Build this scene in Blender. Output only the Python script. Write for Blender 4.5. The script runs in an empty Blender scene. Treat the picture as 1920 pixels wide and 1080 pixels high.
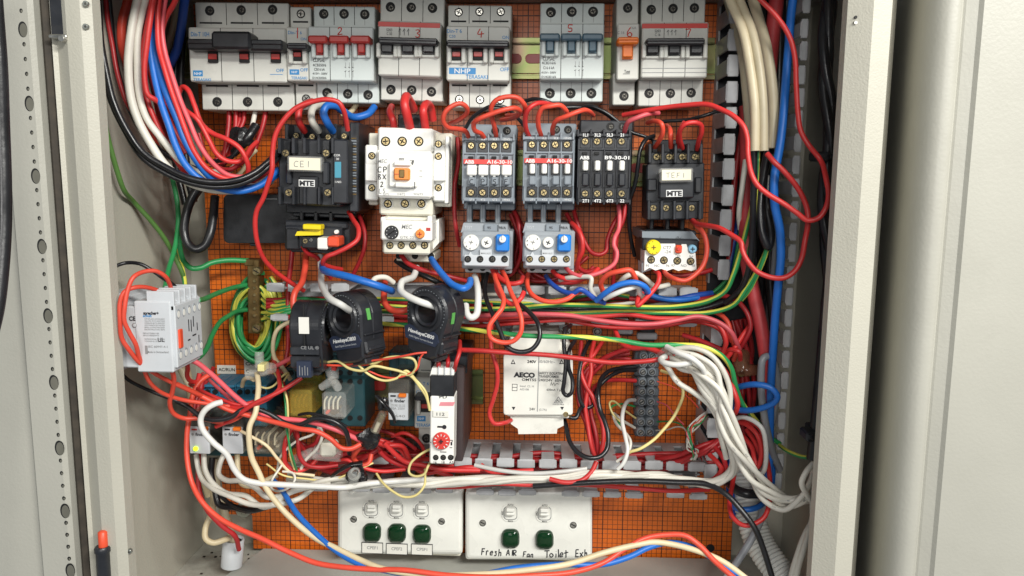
import bpy, math, random
from mathutils import Matrix, Vector
R = math.radians
random.seed(7)
scene = bpy.context.scene
# ---------------------------------------------------------------- camera
FPX = 1450.0; DIST = 0.72
PITCH, YAW, ROLL = 8.0, 2.0, 0.4
CR = Matrix.Rotation(R(YAW), 3, 'Z') @ Matrix.Rotation(R(90-PITCH), 3, 'X') @ Matrix.Rotation(R(ROLL), 3, 'Z')
CPOS = -(CR @ Vector((0, 0, -1))) * DIST
cam = bpy.data.cameras.new('camera'); camo = bpy.data.objects.new('camera', cam)
scene.collection.objects.link(camo)
cam.sensor_width = 36; cam.lens = FPX/1920*36; cam.clip_start = 0.01; cam.clip_end = 50
m4 = CR.to_4x4(); m4.translation = CPOS; camo.matrix_world = m4
scene.camera = camo
# ---------------------------------------------------------------- light
w = bpy.data.worlds.new("World"); scene.world = w; w.use_nodes = True
w.node_tree.nodes['Background'].inputs[0].default_value = (0.86, 0.93, 1.0, 1)
w.node_tree.nodes['Background'].inputs[1].default_value = 0.27
def area(name, loc, target, sx, sy, power, col):
    l = bpy.data.lights.new(name, 'AREA'); l.shape = 'RECTANGLE'; l.size = sx; l.size_y = sy
    l.energy = power; l.color = col
    o = bpy.data.objects.new(name, l); scene.collection.objects.link(o); o.location = loc
    o.rotation_euler = (Vector(target)-Vector(loc)).to_track_quat('-Z', 'Y').to_euler()
    return o
area('ceiling_tube_lamp', (0.72, -1.22, 0.78), (0.0, 0, -0.05), 0.9, 0.16, 31, (1.0, 0.985, 0.93))
area('fill_light', (-0.15, -1.7, 0.35), (0.0, 0, 0), 0.35, 0.35, 7, (1.0, 0.98, 0.94))  # added fill light, softens shadows and lifts the right inner wall
vs = scene.view_settings; vs.view_transform = 'Standard'; vs.look = 'None'; vs.gamma = 1; vs.use_curve_mapping = False
vs.exposure = 0.10
scene.cycles.max_bounces = 6
# ---------------------------------------------------------------- projection of photo pixels on planes parallel to the board
def P(px, py, d):
    r = CR @ Vector(((px-960)/FPX, -(py-540)/FPX, -1.0))
    t = (-d*0.001 - CPOS.y)/r.y
    return CPOS + r*t
def PXS(px, py, d):           # metres per photo pixel there
    return (P(px+1, py, d)-P(px, py, d)).length
# ---------------------------------------------------------------- materials
MATS = {}
M = {}
def mat(name, col, rough=0.45, metal=0.0, var=0.10, scale=60, bump=0.0, bscale=900, dirt=0.0, trans=0.0, ior=1.45, emit=None, coat=0.0, spec=0.5):
    if name in MATS: return MATS[name]
    m = bpy.data.materials.new(name); m.use_nodes = True; nt = m.node_tree; N = nt.nodes; L = nt.links
    b = N['Principled BSDF']; c = (*col, 1)
    b.inputs['Base Color'].default_value = c
    b.inputs['Roughness'].default_value = rough; b.inputs['Metallic'].default_value = metal
    b.inputs['Specular IOR Level'].default_value = spec
    b.inputs['Coat Weight'].default_value = coat
    tc = N.new('ShaderNodeTexCoord')
    if var > 0:
        n = N.new('ShaderNodeTexNoise'); n.inputs['Scale'].default_value = scale; n.inputs['Detail'].default_value = 5
        L.new(tc.outputs['Object'], n.inputs['Vector'])
        r = N.new('ShaderNodeValToRGB'); e = r.color_ramp.elements
        e[0].position = 0.3; e[1].position = 0.72
        e[0].color = (*[x*(1-var) for x in col], 1); e[1].color = (*[min(1, x*(1+var*0.7)) for x in col], 1)
        L.new(n.outputs['Fac'], r.inputs['Fac']); out = r.outputs['Color']
        if dirt > 0:
            n2 = N.new('ShaderNodeTexNoise'); n2.inputs['Scale'].default_value = scale*0.6; n2.inputs['Detail'].default_value = 9; n2.inputs['Roughness'].default_value = 0.7
            L.new(tc.outputs['Object'], n2.inputs['Vector'])
            r2 = N.new('ShaderNodeValToRGB'); f = r2.color_ramp.elements
            f[0].position = 0.52; f[0].color = (0, 0, 0, 1); f[1].position = 0.78; f[1].color = (dirt, dirt, dirt, 1)
            L.new(n2.outputs['Fac'], r2.inputs['Fac'])
            mx = N.new('ShaderNodeMix'); mx.data_type = 'RGBA'
            L.new(r2.outputs['Color'], mx.inputs['Factor']); L.new(out, mx.inputs['A'])
            mx.inputs['B'].default_value = (0.10, 0.085, 0.06, 1); out = mx.outputs['Result']
        L.new(out, b.inputs['Base Color'])
        mr = N.new('ShaderNodeMapRange'); L.new(n.outputs['Fac'], mr.inputs['Value'])
        mr.inputs['To Min'].default_value = max(0.03, rough-0.1); mr.inputs['To Max'].default_value = min(1, rough+0.1)
        L.new(mr.outputs['Result'], b.inputs['Roughness'])
    if bump > 0:
        n3 = N.new('ShaderNodeTexNoise'); n3.inputs['Scale'].default_value = bscale; n3.inputs['Detail'].default_value = 2
        L.new(tc.outputs['Object'], n3.inputs['Vector'])
        bp = N.new('ShaderNodeBump'); bp.inputs['Strength'].default_value = bump; bp.inputs['Distance'].default_value = 0.0006
        L.new(n3.outputs['Fac'], bp.inputs['Height']); L.new(bp.outputs['Normal'], b.inputs['Normal'])
    if trans > 0:
        b.inputs['Transmission Weight'].default_value = trans; b.inputs['IOR'].default_value = ior
    if emit:
        b.inputs['Emission Color'].default_value = (*col, 1); b.inputs['Emission Strength'].default_value = emit
    MATS[name] = m; return m
M['wall'] = mat('powder_coat_beige', (0.45, 0.432, 0.364), 0.5, var=0.06, scale=7, bump=0.35, bscale=700, dirt=0.16)
M['door'] = mat('powder_coat_door', (0.395, 0.385, 0.335), 0.45, var=0.07, scale=9, bump=0.22, bscale=450, dirt=0.16)
M['floor'] = mat('dusty_floor_sheet', (0.50, 0.49, 0.43), 0.6, var=0.15, scale=18, bump=0.3, dirt=0.8)
M['plate'] = mat('grey_cover_plate', (0.42, 0.42, 0.38), 0.5, var=0.12, scale=10, bump=0.2, dirt=0.3)
M['gasket'] = mat('brown_gasket', (0.045, 0.036, 0.026), 0.8, var=0.4, scale=120)
M['mcb'] = mat('breaker_grey_plastic', (0.60, 0.60, 0.55), 0.42, var=0.05, dirt=0.22, bump=0.05)
M['mcbc'] = mat('breaker_cool_plastic', (0.57, 0.62, 0.60), 0.42, var=0.05, dirt=0.18, bump=0.05)
M['white'] = mat('white_plastic', (0.80, 0.79, 0.74), 0.35, var=0.04, dirt=0.12)
M['cream'] = mat('cream_plastic', (0.72, 0.69, 0.58), 0.4, var=0.06, dirt=0.25)
M['pwhite'] = mat('switch_plate_white', (0.76, 0.755, 0.70), 0.3, var=0.05, scale=30, dirt=0.22)
M['lgrey'] = mat('light_grey_plastic', (0.54, 0.56, 0.58), 0.4, var=0.04, dirt=0.1)
M['grey'] = mat('blue_grey_plastic', (0.215, 0.245, 0.275), 0.42, var=0.08, dirt=0.25)
M['grey2'] = mat('overload_grey_plastic', (0.30, 0.325, 0.35), 0.42, var=0.08, dirt=0.2)
M['duct'] = mat('duct_grey_pvc', (0.44, 0.45, 0.46), 0.42, var=0.12, scale=90, dirt=0.35)
M['black'] = mat('black_plastic', (0.018, 0.019, 0.022), 0.38, var=0.35, scale=90, bump=0.1)
M['char'] = mat('charcoal_plastic', (0.020, 0.022, 0.027), 0.38, var=0.3, scale=90, dirt=0.22)
M['hole'] = mat('painted_recess_shade', (0.006, 0.006, 0.006), 0.7, var=0)  # flat black stands in for the shade inside holes and slots
M['brass'] = mat('yellow_zinc_screw', (0.42, 0.33, 0.17), 0.35, 0.85, var=0.4, scale=400)
M['dsteel'] = mat('dull_screw_steel', (0.16, 0.15, 0.13), 0.4, 0.8, var=0.5, scale=500)
M['recess'] = mat('shaded_hole_back', (0.13, 0.125, 0.10), 0.8, var=0.2)  # shade inside the door holes is put into this grey tone
M['steel'] = mat('screw_steel', (0.50, 0.49, 0.45), 0.3, 0.9, var=0.35, scale=400)
M['brassbar'] = mat('tarnished_brass', (0.20, 0.13, 0.05), 0.45, 0.7, var=0.35, scale=150)
M['red'] = mat('red_print', (0.62, 0.045, 0.035), 0.45, var=0.05)
M['redtog'] = mat('red_toggle', (0.46, 0.035, 0.028), 0.4, var=0.08)
M['bluetog'] = mat('steel_blue_toggle', (0.065, 0.13, 0.175), 0.4, var=0.08)
M['orangetog'] = mat('orange_toggle', (0.80, 0.18, 0.015), 0.4, var=0.05)
M['orange'] = mat('orange_knob', (0.75, 0.25, 0.04), 0.35, var=0.05)
M['blue'] = mat('blue_button', (0.01, 0.19, 0.62), 0.35, var=0.05)
M['bluep'] = mat('blue_print', (0.03, 0.22, 0.50), 0.5, var=0)
M['cyan'] = mat('cyan_label', (0.06, 0.28, 0.38), 0.5, var=0.08)
M['yellow'] = mat('yellow_plastic', (0.80, 0.62, 0.01), 0.4, var=0.05)
M['ink'] = mat('black_ink', (0.012, 0.012, 0.016), 0.5, var=0)
M['inkg'] = mat('grey_ink', (0.25, 0.25, 0.25), 0.5, var=0)
M['inkw'] = mat('white_print', (0.72, 0.72, 0.70), 0.5, var=0)
M['redink'] = mat('red_marker', (0.62, 0.035, 0.02), 0.5, var=0)
M['teal'] = mat('teal_plastic', (0.024, 0.085, 0.10), 0.42, var=0.15, dirt=0.25)
M['tealb'] = mat('blue_teal_plastic', (0.035, 0.18, 0.30), 0.42, var=0.15, dirt=0.2)
M['paper'] = mat('paper_label', (0.72, 0.70, 0.64), 0.6, var=0.03)
M['creampaper'] = mat('cream_paper_label', (0.78, 0.74, 0.58), 0.5, var=0.03)
M['green'] = mat('dark_green_lens', (0.001, 0.028, 0.007), 0.12, var=0.1, spec=0.35)
M['greenlab'] = mat('green_label', (0.10, 0.36, 0.08), 0.5, var=0)
M['led'] = mat('lit_led', (0.55, 1.0, 0.02), 0.4, var=0, emit=2.2)
M['ct'] = mat('black_ct_plastic', (0.020, 0.021, 0.025), 0.32, var=0.3, scale=70, bump=0.12, dirt=0.08)
M['navy'] = mat('navy_label', (0.025, 0.033, 0.06), 0.35, var=0.1)
def clearmat(name, tint, body, fac, rough=0.12):
    m = bpy.data.materials.new(name); m.use_nodes = True; nt = m.node_tree; b = nt.nodes['Principled BSDF']; out = nt.nodes['Material Output']
    b.inputs['Base Color'].default_value = (*body, 1); b.inputs['Roughness'].default_value = rough
    t = nt.nodes.new('ShaderNodeBsdfTransparent'); t.inputs[0].default_value = (*tint, 1)
    x = nt.nodes.new('ShaderNodeMixShader'); n = nt.nodes.new('ShaderNodeTexNoise'); n.inputs['Scale'].default_value = 120
    r = nt.nodes.new('ShaderNodeMapRange'); nt.links.new(n.outputs['Fac'], r.inputs['Value']); r.inputs['To Min'].default_value = fac*0.6; r.inputs['To Max'].default_value = fac*1.5
    nt.links.new(r.outputs[0], x.inputs[0]); nt.links.new(t.outputs[0], x.inputs[1]); nt.links.new(b.outputs[0], x.inputs[2]); nt.links.new(x.outputs[0], out.inputs['Surface'])
    return m
M['clear'] = clearmat('clear_plastic', (0.96, 0.96, 0.94), (0.75, 0.75, 0.72), 0.22)
M['amber'] = clearmat('amber_clear_plastic', (0.97, 0.80, 0.30), (0.78, 0.56, 0.12), 0.26)
M['smoke'] = clearmat('smoky_clear_plastic', (0.90, 0.87, 0.80), (0.45, 0.42, 0.36), 0.18)
M['rust'] = clearmat('brown_clear_plastic', (0.80, 0.50, 0.36), (0.40, 0.20, 0.12), 0.4)
M['tape'] = mat('black_tape', (0.010, 0.010, 0.011), 0.28, var=0.2, bump=0.6, bscale=250)
M['screwzinc'] = mat('zinc_bolt', (0.42, 0.44, 0.40), 0.35, 0.8, var=0.3)
M['redtip'] = mat('red_tip', (0.72, 0.08, 0.03), 0.4, var=0.05)
# yellow-green passivated rail
m = mat('passivated_rail', (0.34, 0.30, 0.13), 0.35, 0.75, var=0)
nt = m.node_tree; n = nt.nodes.new('ShaderNodeTexNoise'); n.inputs['Scale'].default_value = 28; n.inputs['Detail'].default_value = 1
tc = nt.nodes.new('ShaderNodeTexCoord'); nt.links.new(tc.outputs['Object'], n.inputs['Vector'])
r = nt.nodes.new('ShaderNodeValToRGB'); r.color_ramp.elements[0].color = (0.22, 0.19, 0.09, 1); r.color_ramp.elements[0].position = .30
r.color_ramp.elements[1].color = (0.24, 0.16, 0.11, 1); r.color_ramp.elements[1].position = .68
e = r.color_ramp.elements.new(0.5); e.color = (0.16, 0.20, 0.07, 1)
nt.links.new(n.outputs['Fac'], r.inputs['Fac']); nt.links.new(r.outputs['Color'], nt.nodes['Principled BSDF'].inputs['Base Color'])
M['rail'] = m
# orange gridded board
def board_mat():
    m = bpy.data.materials.new('orange_gridded_board'); m.use_nodes = True; nt = m.node_tree; N = nt.nodes; L = nt.links
    b = N['Principled BSDF']; tc = N.new('ShaderNodeTexCoord'); sp = N.new('ShaderNodeSeparateXYZ'); L.new(tc.outputs['Object'], sp.inputs[0])
    def line(axis, period, width, off):
        a = N.new('ShaderNodeMath'); a.operation = 'ADD'; L.new(sp.outputs[axis], a.inputs[0]); a.inputs[1].default_value = 10+off
        p = N.new('ShaderNodeMath'); p.operation = 'PINGPONG'; L.new(a.outputs[0], p.inputs[0]); p.inputs[1].default_value = period/2
        q = N.new('ShaderNodeMapRange'); q.interpolation_type = 'SMOOTHSTEP'; L.new(p.outputs[0], q.inputs['Value'])
        q.inputs['From Min'].default_value = width*0.4; q.inputs['From Max'].default_value = width*0.75
        q.inputs['To Min'].default_value = 1; q.inputs['To Max'].default_value = 0
        return q.outputs[0]
    def mx(a, b_):
        k = N.new('ShaderNodeMath'); k.operation = 'MAXIMUM'; L.new(a, k.inputs[0]); L.new(b_, k.inputs[1]); return k.outputs[0]
    PM = 0.01915
    major = mx(line('X', PM, 0.00068, GX), line('Z', PM, 0.00068, GZ))
    minor = mx(line('X', PM/4, 0.00045, GX), line('Z', PM/4, 0.00045, GZ))
    sc = N.new('ShaderNodeMath'); sc.operation = 'MULTIPLY'; L.new(minor, sc.inputs[0]); sc.inputs[1].default_value = 0.72
    g = mx(major, sc.outputs[0])
    n = N.new('ShaderNodeTexNoise'); n.inputs['Scale'].default_value = 9; n.inputs['Detail'].default_value = 6; L.new(tc.outputs['Object'], n.inputs['Vector'])
    r = N.new('ShaderNodeValToRGB'); r.color_ramp.elements[0].position = 0.3; r.color_ramp.elements[1].position = 0.7
    r.color_ramp.elements[0].color = (0.60, 0.115, 0.008, 1); r.color_ramp.elements[1].color = (0.76, 0.16, 0.010, 1); L.new(n.outputs['Fac'], r.inputs['Fac'])
    n5 = N.new('ShaderNodeTexNoise'); n5.inputs['Scale'].default_value = 38; n5.inputs['Detail'].default_value = 10; n5.inputs['Roughness'].default_value = 0.75; L.new(tc.outputs['Object'], n5.inputs['Vector'])
    r5 = N.new('ShaderNodeValToRGB'); r5.color_ramp.elements[0].position = 0.5; r5.color_ramp.elements[1].position = 0.82; r5.color_ramp.elements[0].color = (0, 0, 0, 1); r5.color_ramp.elements[1].color = (.6, .6, .6, 1); L.new(n5.outputs['Fac'], r5.inputs['Fac'])
    x0 = N.new('ShaderNodeMix'); x0.data_type = 'RGBA'; L.new(r5.outputs['Color'], x0.inputs['Factor']); L.new(r.outputs['Color'], x0.inputs['A']); x0.inputs['B'].default_value = (0.16, 0.05, 0.02, 1)
    x = N.new('ShaderNodeMix'); x.data_type = 'RGBA'; L.new(g, x.inputs['Factor']); L.new(x0.outputs['Result'], x.inputs['A']); x.inputs['B'].default_value = (0.025, 0.006, 0.004, 1)
    L.new(x.outputs['Result'], b.inputs['Base Color']); b.inputs['Roughness'].default_value = 0.38
    bp = N.new('ShaderNodeBump'); bp.invert = True; bp.inputs['Strength'].default_value = 0.5; bp.inputs['Distance'].default_value = 0.0005
    L.new(g, bp.inputs['Height']); L.new(bp.outputs['Normal'], b.inputs['Normal'])
    return m
g0 = P(1138, 950, 0); PM_ = 0.01915
GX = -(g0.x); GZ = -(g0.z)
M['board'] = board_mat()
WM = {
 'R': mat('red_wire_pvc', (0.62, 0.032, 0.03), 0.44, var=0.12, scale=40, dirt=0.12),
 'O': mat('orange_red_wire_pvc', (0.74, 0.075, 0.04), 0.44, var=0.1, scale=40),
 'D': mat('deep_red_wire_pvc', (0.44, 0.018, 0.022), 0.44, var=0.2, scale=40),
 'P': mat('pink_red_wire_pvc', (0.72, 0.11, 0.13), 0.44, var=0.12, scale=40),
 'W': mat('white_wire_pvc', (0.69, 0.66, 0.58), 0.44, var=0.08, scale=40, dirt=0.15),
 'V': mat('bright_white_wire_pvc', (0.70, 0.69, 0.65), 0.35, var=0.04, scale=40),
 'C': mat('cream_wire_pvc', (0.72, 0.60, 0.38), 0.44, var=0.1, scale=40),
 'T': mat('beige_cable_sheath', (0.62, 0.54, 0.37), 0.42, var=0.14, scale=40, dirt=0.25),
 'B': mat('blue_wire_pvc', (0.015, 0.15, 0.56), 0.44, var=0.12, scale=40),
 'N': mat('deep_blue_wire_pvc', (0.015, 0.07, 0.36), 0.44, var=0.15, scale=40),
 'K': mat('black_wire_pvc', (0.014, 0.014, 0.016), 0.32, var=0.3, scale=40),
 'G': mat('green_wire_pvc', (0.03, 0.30, 0.09), 0.38, var=0.12, scale=40),
 'L': mat('olive_green_wire_pvc', (0.10, 0.22, 0.05), 0.4, var=0.15, scale=40),
 'Y': mat('yellow_wire_stripe', (0.72, 0.70, 0.10), 0.38, var=0.08, scale=40),
 'y': mat('pale_yellow_wire_pvc', (0.76, 0.64, 0.26), 0.4, var=0.08, scale=40),
 'S': mat('grey_wire_pvc', (0.28, 0.29, 0.31), 0.38, var=0.1, scale=40),
 'X': mat('dull_copper_red_wire', (0.52, 0.05, 0.055), 0.5, var=0.2, scale=60),
}
WNAME = {'R': 'red_wire', 'O': 'red_wire', 'D': 'red_wire', 'P': 'red_wire', 'W': 'white_wire', 'V': 'white_wire', 'C': 'cream_wire', 'T': 'sheathed_cable',
 'B': 'blue_wire', 'N': 'blue_wire', 'K': 'black_wire', 'G': 'green_wire', 'L': 'green_wire', 'GY': 'earth_wire', 'y': 'yellow_wire', 'S': 'grey_cable', 'X': 'red_cable'}
for k_, m_ in WM.items():
    nt = m_.node_tree; b_ = nt.nodes['Principled BSDF']; src = b_.inputs['Base Color'].links[0].from_socket
    oi = nt.nodes.new('ShaderNodeObjectInfo'); mr = nt.nodes.new('ShaderNodeMapRange'); nt.links.new(oi.outputs['Random'], mr.inputs['Value'])
    mr.inputs['To Min'].default_value = 0.78; mr.inputs['To Max'].default_value = 1.06
    hs = nt.nodes.new('ShaderNodeHueSaturation'); nt.links.new(src, hs.inputs['Color']); nt.links.new(mr.outputs[0], hs.inputs['Value']); nt.links.new(hs.outputs[0], b_.inputs['Base Color'])
    tc_ = nt.nodes.new('ShaderNodeTexCoord'); n_ = nt.nodes.new('ShaderNodeTexNoise'); n_.inputs['Scale'].default_value = 160; n_.inputs['Detail'].default_value = 3
    bp_ = nt.nodes.new('ShaderNodeBump'); bp_.inputs['Strength'].default_value = 0.35; bp_.inputs['Distance'].default_value = 0.0006
    nt.links.new(tc_.outputs['Object'], n_.inputs['Vector']); nt.links.new(n_.outputs['Fac'], bp_.inputs['Height']); nt.links.new(bp_.outputs['Normal'], b_.inputs['Normal'])
# ---------------------------------------------------------------- mesh builder
TCACHE = {}
def textgeo(s, bold=0.0, shear=0.0):
    k = (s, bold, shear)
    if k in TCACHE: return TCACHE[k]
    cu = bpy.data.curves.new('txt', 'FONT'); cu.body = s; cu.size = 1; cu.offset = bold; cu.shear = shear; cu.resolution_u = 3
    ob = bpy.data.objects.new('txt', cu)
    me = ob.to_mesh()
    v = [tuple(q.co) for q in me.vertices]; f = [tuple(p.vertices) for p in me.polygons]
    ob.to_mesh_clear(); bpy.data.objects.remove(ob); bpy.data.curves.remove(cu)
    TCACHE[k] = (v, f); return TCACHE[k]
def catmull(pts, n):
    out = []
    L = len(pts)
    if L == 2: return [pts[0].lerp(pts[1], i/n) for i in range(n+1)]
    for i in range(L-1):
        p0 = pts[max(i-1, 0)]; p1 = pts[i]; p2 = pts[i+1]; p3 = pts[min(i+2, L-1)]
        if i == 0: p0 = p1*2-p2
        if i == L-2: p3 = p2*2-p1
        # centripetal parametrisation keeps loops round
        t0 = 0; t1 = t0+max((p1-p0).length, 1e-6)**.5; t2 = t1+max((p2-p1).length, 1e-6)**.5; t3 = t2+max((p3-p2).length, 1e-6)**.5
        for j in range(n):
            t = t1+(t2-t1)*j/n
            A1 = p0*((t1-t)/(t1-t0))+p1*((t-t0)/(t1-t0)); A2 = p1*((t2-t)/(t2-t1))+p2*((t-t1)/(t2-t1)); A3 = p2*((t3-t)/(t3-t2))+p3*((t-t2)/(t3-t2))
            B1 = A1*((t2-t)/(t2-t0))+A2*((t-t0)/(t2-t0)); B2 = A2*((t3-t)/(t3-t1))+A3*((t-t1)/(t3-t1))
            out.append(B1*((t2-t)/(t2-t1))+B2*((t-t1)/(t2-t1)))
    out.append(pts[-1]); return out
class Thing:
    def __init__(s, name, label, cat, px=None, py=None, d=60, roll=0, group=None, base=0, matrix=None, kind=None, solo=False):
        s.name = name; s.n = 0; s.solo = solo
        if px is not None:
            o = P(px, py, d); s.Mp = Matrix.Translation((o.x, -base*0.001, o.z)) @ Matrix.Rotation(R(roll), 4, 'Y')
        else: s.Mp = Matrix.Identity(4)
        s.Mr = matrix if matrix is not None else s.Mp
        s.PI = s.Mp.inverted(); s.RI = s.Mr.inverted()
        s.meta = dict(label=label, category=cat)
        if group: s.meta['group'] = group
        if kind: s.meta['kind'] = kind
        s.parts = []
        if not solo:
            e = bpy.data.objects.new(name, None); e.empty_display_size = 0.02
            scene.collection.objects.link(e); e.matrix_world = s.Mr; s.root = e
            for k, v in s.meta.items(): e[k] = v
    def part(s, name, mode='px', parent=None, label=None):
        p = MB(s, name, mode, parent, label); s.parts.append(p); return p
    def done(s):
        for p in s.parts: p.build()
        return s
class MB:
    def __init__(s, T, name, mode, parent, label):
        s.T = T; s.name = name; s.mode = mode; s.parent = parent; s.label = label
        s.V = []; s.F = []; s.I = []; s.S = []; s.mats = []; s.obj = None
    def fr(s, x, y, d):
        if s.mode == 'px': return s.T.PI @ P(x, y, d)
        return Vector((x, -d, -y))*0.001
    def u(s, x, y, d):
        return PXS(x, y, d) if s.mode == 'px' else 0.001
    def add(s, V, F, m, smooth=False):
        if m not in s.mats: s.mats.append(m)
        i = s.mats.index(m); b = len(s.V)
        if s.mode == 'px' and s.T.Mr is not s.T.Mp:
            X = s.T.RI @ s.T.Mp; V = [X @ Vector(v) for v in V]
        s.V += [tuple(v) for v in V]; s.F += [tuple(b+k for k in f) for f in F]; s.I += [i]*len(F); s.S += [smooth]*len(F)
    def box(s, x0, y0, x1, y1, d0, d1, m, bev=0.35, tilt=0.0, rot=0.0):
        mx_, my = (x0+x1)/2, (y0+y1)/2
        c = s.fr(mx_, my, d1); hx = (s.fr(x1, my, d1)-s.fr(x0, my, d1)).length/2; hz = (s.fr(mx_, y1, d1)-s.fr(mx_, y0, d1)).length/2
        hy = abs(d1-d0)*0.0005; b = min(bev*0.001, hx*0.45, hy*0.45, hz*0.45)
        c = Vector((c.x, c.y+hy, c.z)); V = []; ix = {}
        for sx in (-1, 1):
            for sy in (-1, 1):
                for sz in (-1, 1):
                    ix[(sx, sy, sz)] = len(V)
                    V += [Vector((sx*hx, sy*(hy-b), sz*(hz-b))), Vector((sx*(hx-b), sy*hy, sz*(hz-b))), Vector((sx*(hx-b), sy*(hy-b), sz*hz))]
        F = []
        q = ((-1, -1), (1, -1), (1, 1), (-1, 1))
        for g in (-1, 1):
            F.append([ix[(g, a, c_)] for a, c_ in q]); F.append([ix[(a, g, c_)]+1 for a, c_ in q]); F.append([ix[(a, c_, g)]+2 for a, c_ in q])
        for a in (-1, 1):
            for c_ in (-1, 1):
                F.append([ix[(a, c_, -1)], ix[(a, c_, 1)], ix[(a, c_, 1)]+1, ix[(a, c_, -1)]+1])
                F.append([ix[(a, -1, c_)], ix[(a, 1, c_)], ix[(a, 1, c_)]+2, ix[(a, -1, c_)]+2])
                F.append([ix[(-1, a, c_)]+1, ix[(1, a, c_)]+1, ix[(1, a, c_)]+2, ix[(-1, a, c_)]+2])
        for k in ix.values(): F.append([k, k+1, k+2])
        G = []
        for f in F:
            n = (V[f[1]]-V[f[0]]).cross(V[f[2]]-V[f[0]]); ce = sum((V[k] for k in f), Vector())/len(f)
            G.append(f[::-1] if n.dot(ce) < 0 else f)
        if tilt or rot:
            Rm = Matrix.Rotation(R(tilt), 3, 'X') @ Matrix.Rotation(R(rot), 3, 'Y'); V = [Rm @ v for v in V]
        s.add([v+c for v in V], G, m)
    def cyl(s, cx, cy, r, d0, d1, m, seg=20, r2=None, sq=1.0):
        c1 = s.fr(cx, cy, d1); r = r*s.u(cx, cy, d1); r2 = r if r2 is None else r2*s.u(cx, cy, d1)
        L = abs(d1-d0)*0.001; b = 0.00002 if m is M.get('hole') else min(L*0.3, r*0.15, 0.0006)
        rings = [(r2, L), (r, b), (r-b, 0)]
        V = []; F = []
        for rr, yy in rings:
            for k in range(seg):
                a = 2*math.pi*k/seg; V.append((c1.x+rr*math.cos(a), c1.y+yy, c1.z+rr*sq*math.sin(a)))
        for i in range(2):
            for k in range(seg):
                k2 = (k+1) % seg; F.append((i*seg+k, (i+1)*seg+k, (i+1)*seg+k2, i*seg+k2)[::-1])
        s.add(V, F, m, True)
        s.add(V[2*seg:], [tuple(range(seg))], m); s.add(V[:seg], [tuple(range(seg))[::-1]], m)
    def poly(s, pts, d0, d1, m, smooth=False):
        V = [s.fr(x, y, d1) for x, y in pts]; n = len(V); dy = abs(d1-d0)*0.001
        area_ = sum(V[i].x*V[(i+1) % n].z-V[(i+1) % n].x*V[i].z for i in range(n))
        if area_ < 0: V = V[::-1]
        W_ = V+[Vector((v.x, v.y+dy, v.z)) for v in V]
        F = [tuple(range(n)), tuple(range(2*n-1, n-1, -1))]
        s.add(W_, F, m)
        s.add(W_, [(i, i+n, (i+1) % n+n, (i+1) % n) for i in range(n)], m, smooth)
    def rbox(s, x0, y0, x1, y1, d0, d1, r, m, k=6):
        pts = []
        for cx, cy, a0 in ((x1-r, y0+r, -90), (x1-r, y1-r, 0), (x0+r, y1-r, 90), (x0+r, y0+r, 180)):
            for i in range(k+1):
                a = R(a0+90*i/k); pts.append((cx+r*math.cos(a), cy+r*math.sin(a)))
        s.poly(pts, d0, d1-0.5, m, True)
        q = 0.4/ (s.u(x0, y0, d1)*1000)
        pts2 = [((x0+x1)/2+(x-(x0+x1)/2)*(1-2*q/(x1-x0)), (y0+y1)/2+(y-(y0+y1)/2)*(1-2*q/(y1-y0))) for x, y in pts]
        A = [s.fr(x, y, d1-0.5) for x, y in pts]; B = [s.fr(x, y, d1) for x, y in pts2]; n = len(A)
        s.add(A+B, [(i, (i+1) % n, (i+1) % n+n, i+n) for i in range(n)], m, True); s.add(B, [tuple(range(n))], m)
    def text(s, t, cx, cy, h, d, m, w=None, bold=0.01, shear=0.0, rot=0.0, left=False):
        V, F = textgeo(t, bold, shear)
        if not V: return
        xs = [v[0] for v in V]; ys = [v[1] for v in V]; x0, x1, y0, y1 = min(xs), max(xs), min(ys), max(ys)
        u = s.u(cx, cy, d); sy = h*u/0.72
        sx = (w*u/(x1-x0)) if w else sy
        c = s.fr(cx, cy, d+0.12); ca, sa = math.cos(R(rot)), math.sin(R(rot)); O = []
        for v in V:
            X = (v[0]-(x0 if left else (x0+x1)/2))*sx; Z = (v[1]-0.35)*sy
            O.append((c.x+X*ca+Z*sa, c.y, c.z-X*sa+Z*ca))
        s.add(O, F, m)
    def tube(s, pts, r, m, seg=8, n=6, caps=True, mats2=None, twist=0.0, phase=0.0, flat=1.0, rfun=None, raw=False):
        C = pts if raw else catmull(pts, n)
        L = len(C); V = []; F = []; T0 = (C[1]-C[0]).normalized()
        up = Vector((0, 1, 0)) if abs(T0.y) < 0.9 else Vector((1, 0, 0))
        Nn = (up-T0*up.dot(T0)).normalized(); dist = 0; ph = []
        for i, c in enumerate(C):
            t = (C[min(i+1, L-1)]-C[max(i-1, 0)]); t = t.normalized() if t.length > 1e-9 else T0
            Nn = (Nn-t*Nn.dot(t)); Nn = Nn.normalized() if Nn.length > 1e-6 else up
            Bn = t.cross(Nn)
            if i: dist += (c-C[i-1]).length
            ph.append(dist*twist+phase); rr = r*(rfun(i/(L-1)) if rfun else 1)
            for k in range(seg):
                a = 2*math.pi*k/seg+ph[-1]; V.append(c+Nn*math.cos(a)*rr+Bn*math.sin(a)*rr*flat)
        A, Bf = [], []
        for i in range(L-1):
            for k in range(seg):
                k2 = (k+1) % seg; f = (i*seg+k, i*seg+k2, (i+1)*seg+k2, (i+1)*seg+k)
                (Bf if (mats2 and k >= seg*0.7) else A).append(f)
        s.add(V, A, m, True)
        if Bf: s.add(V, Bf, mats2, True)
        if caps: s.add(V[:seg], [tuple(range(seg))[::-1]], m); s.add(V[-seg:], [tuple(range(seg))], m)
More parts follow.
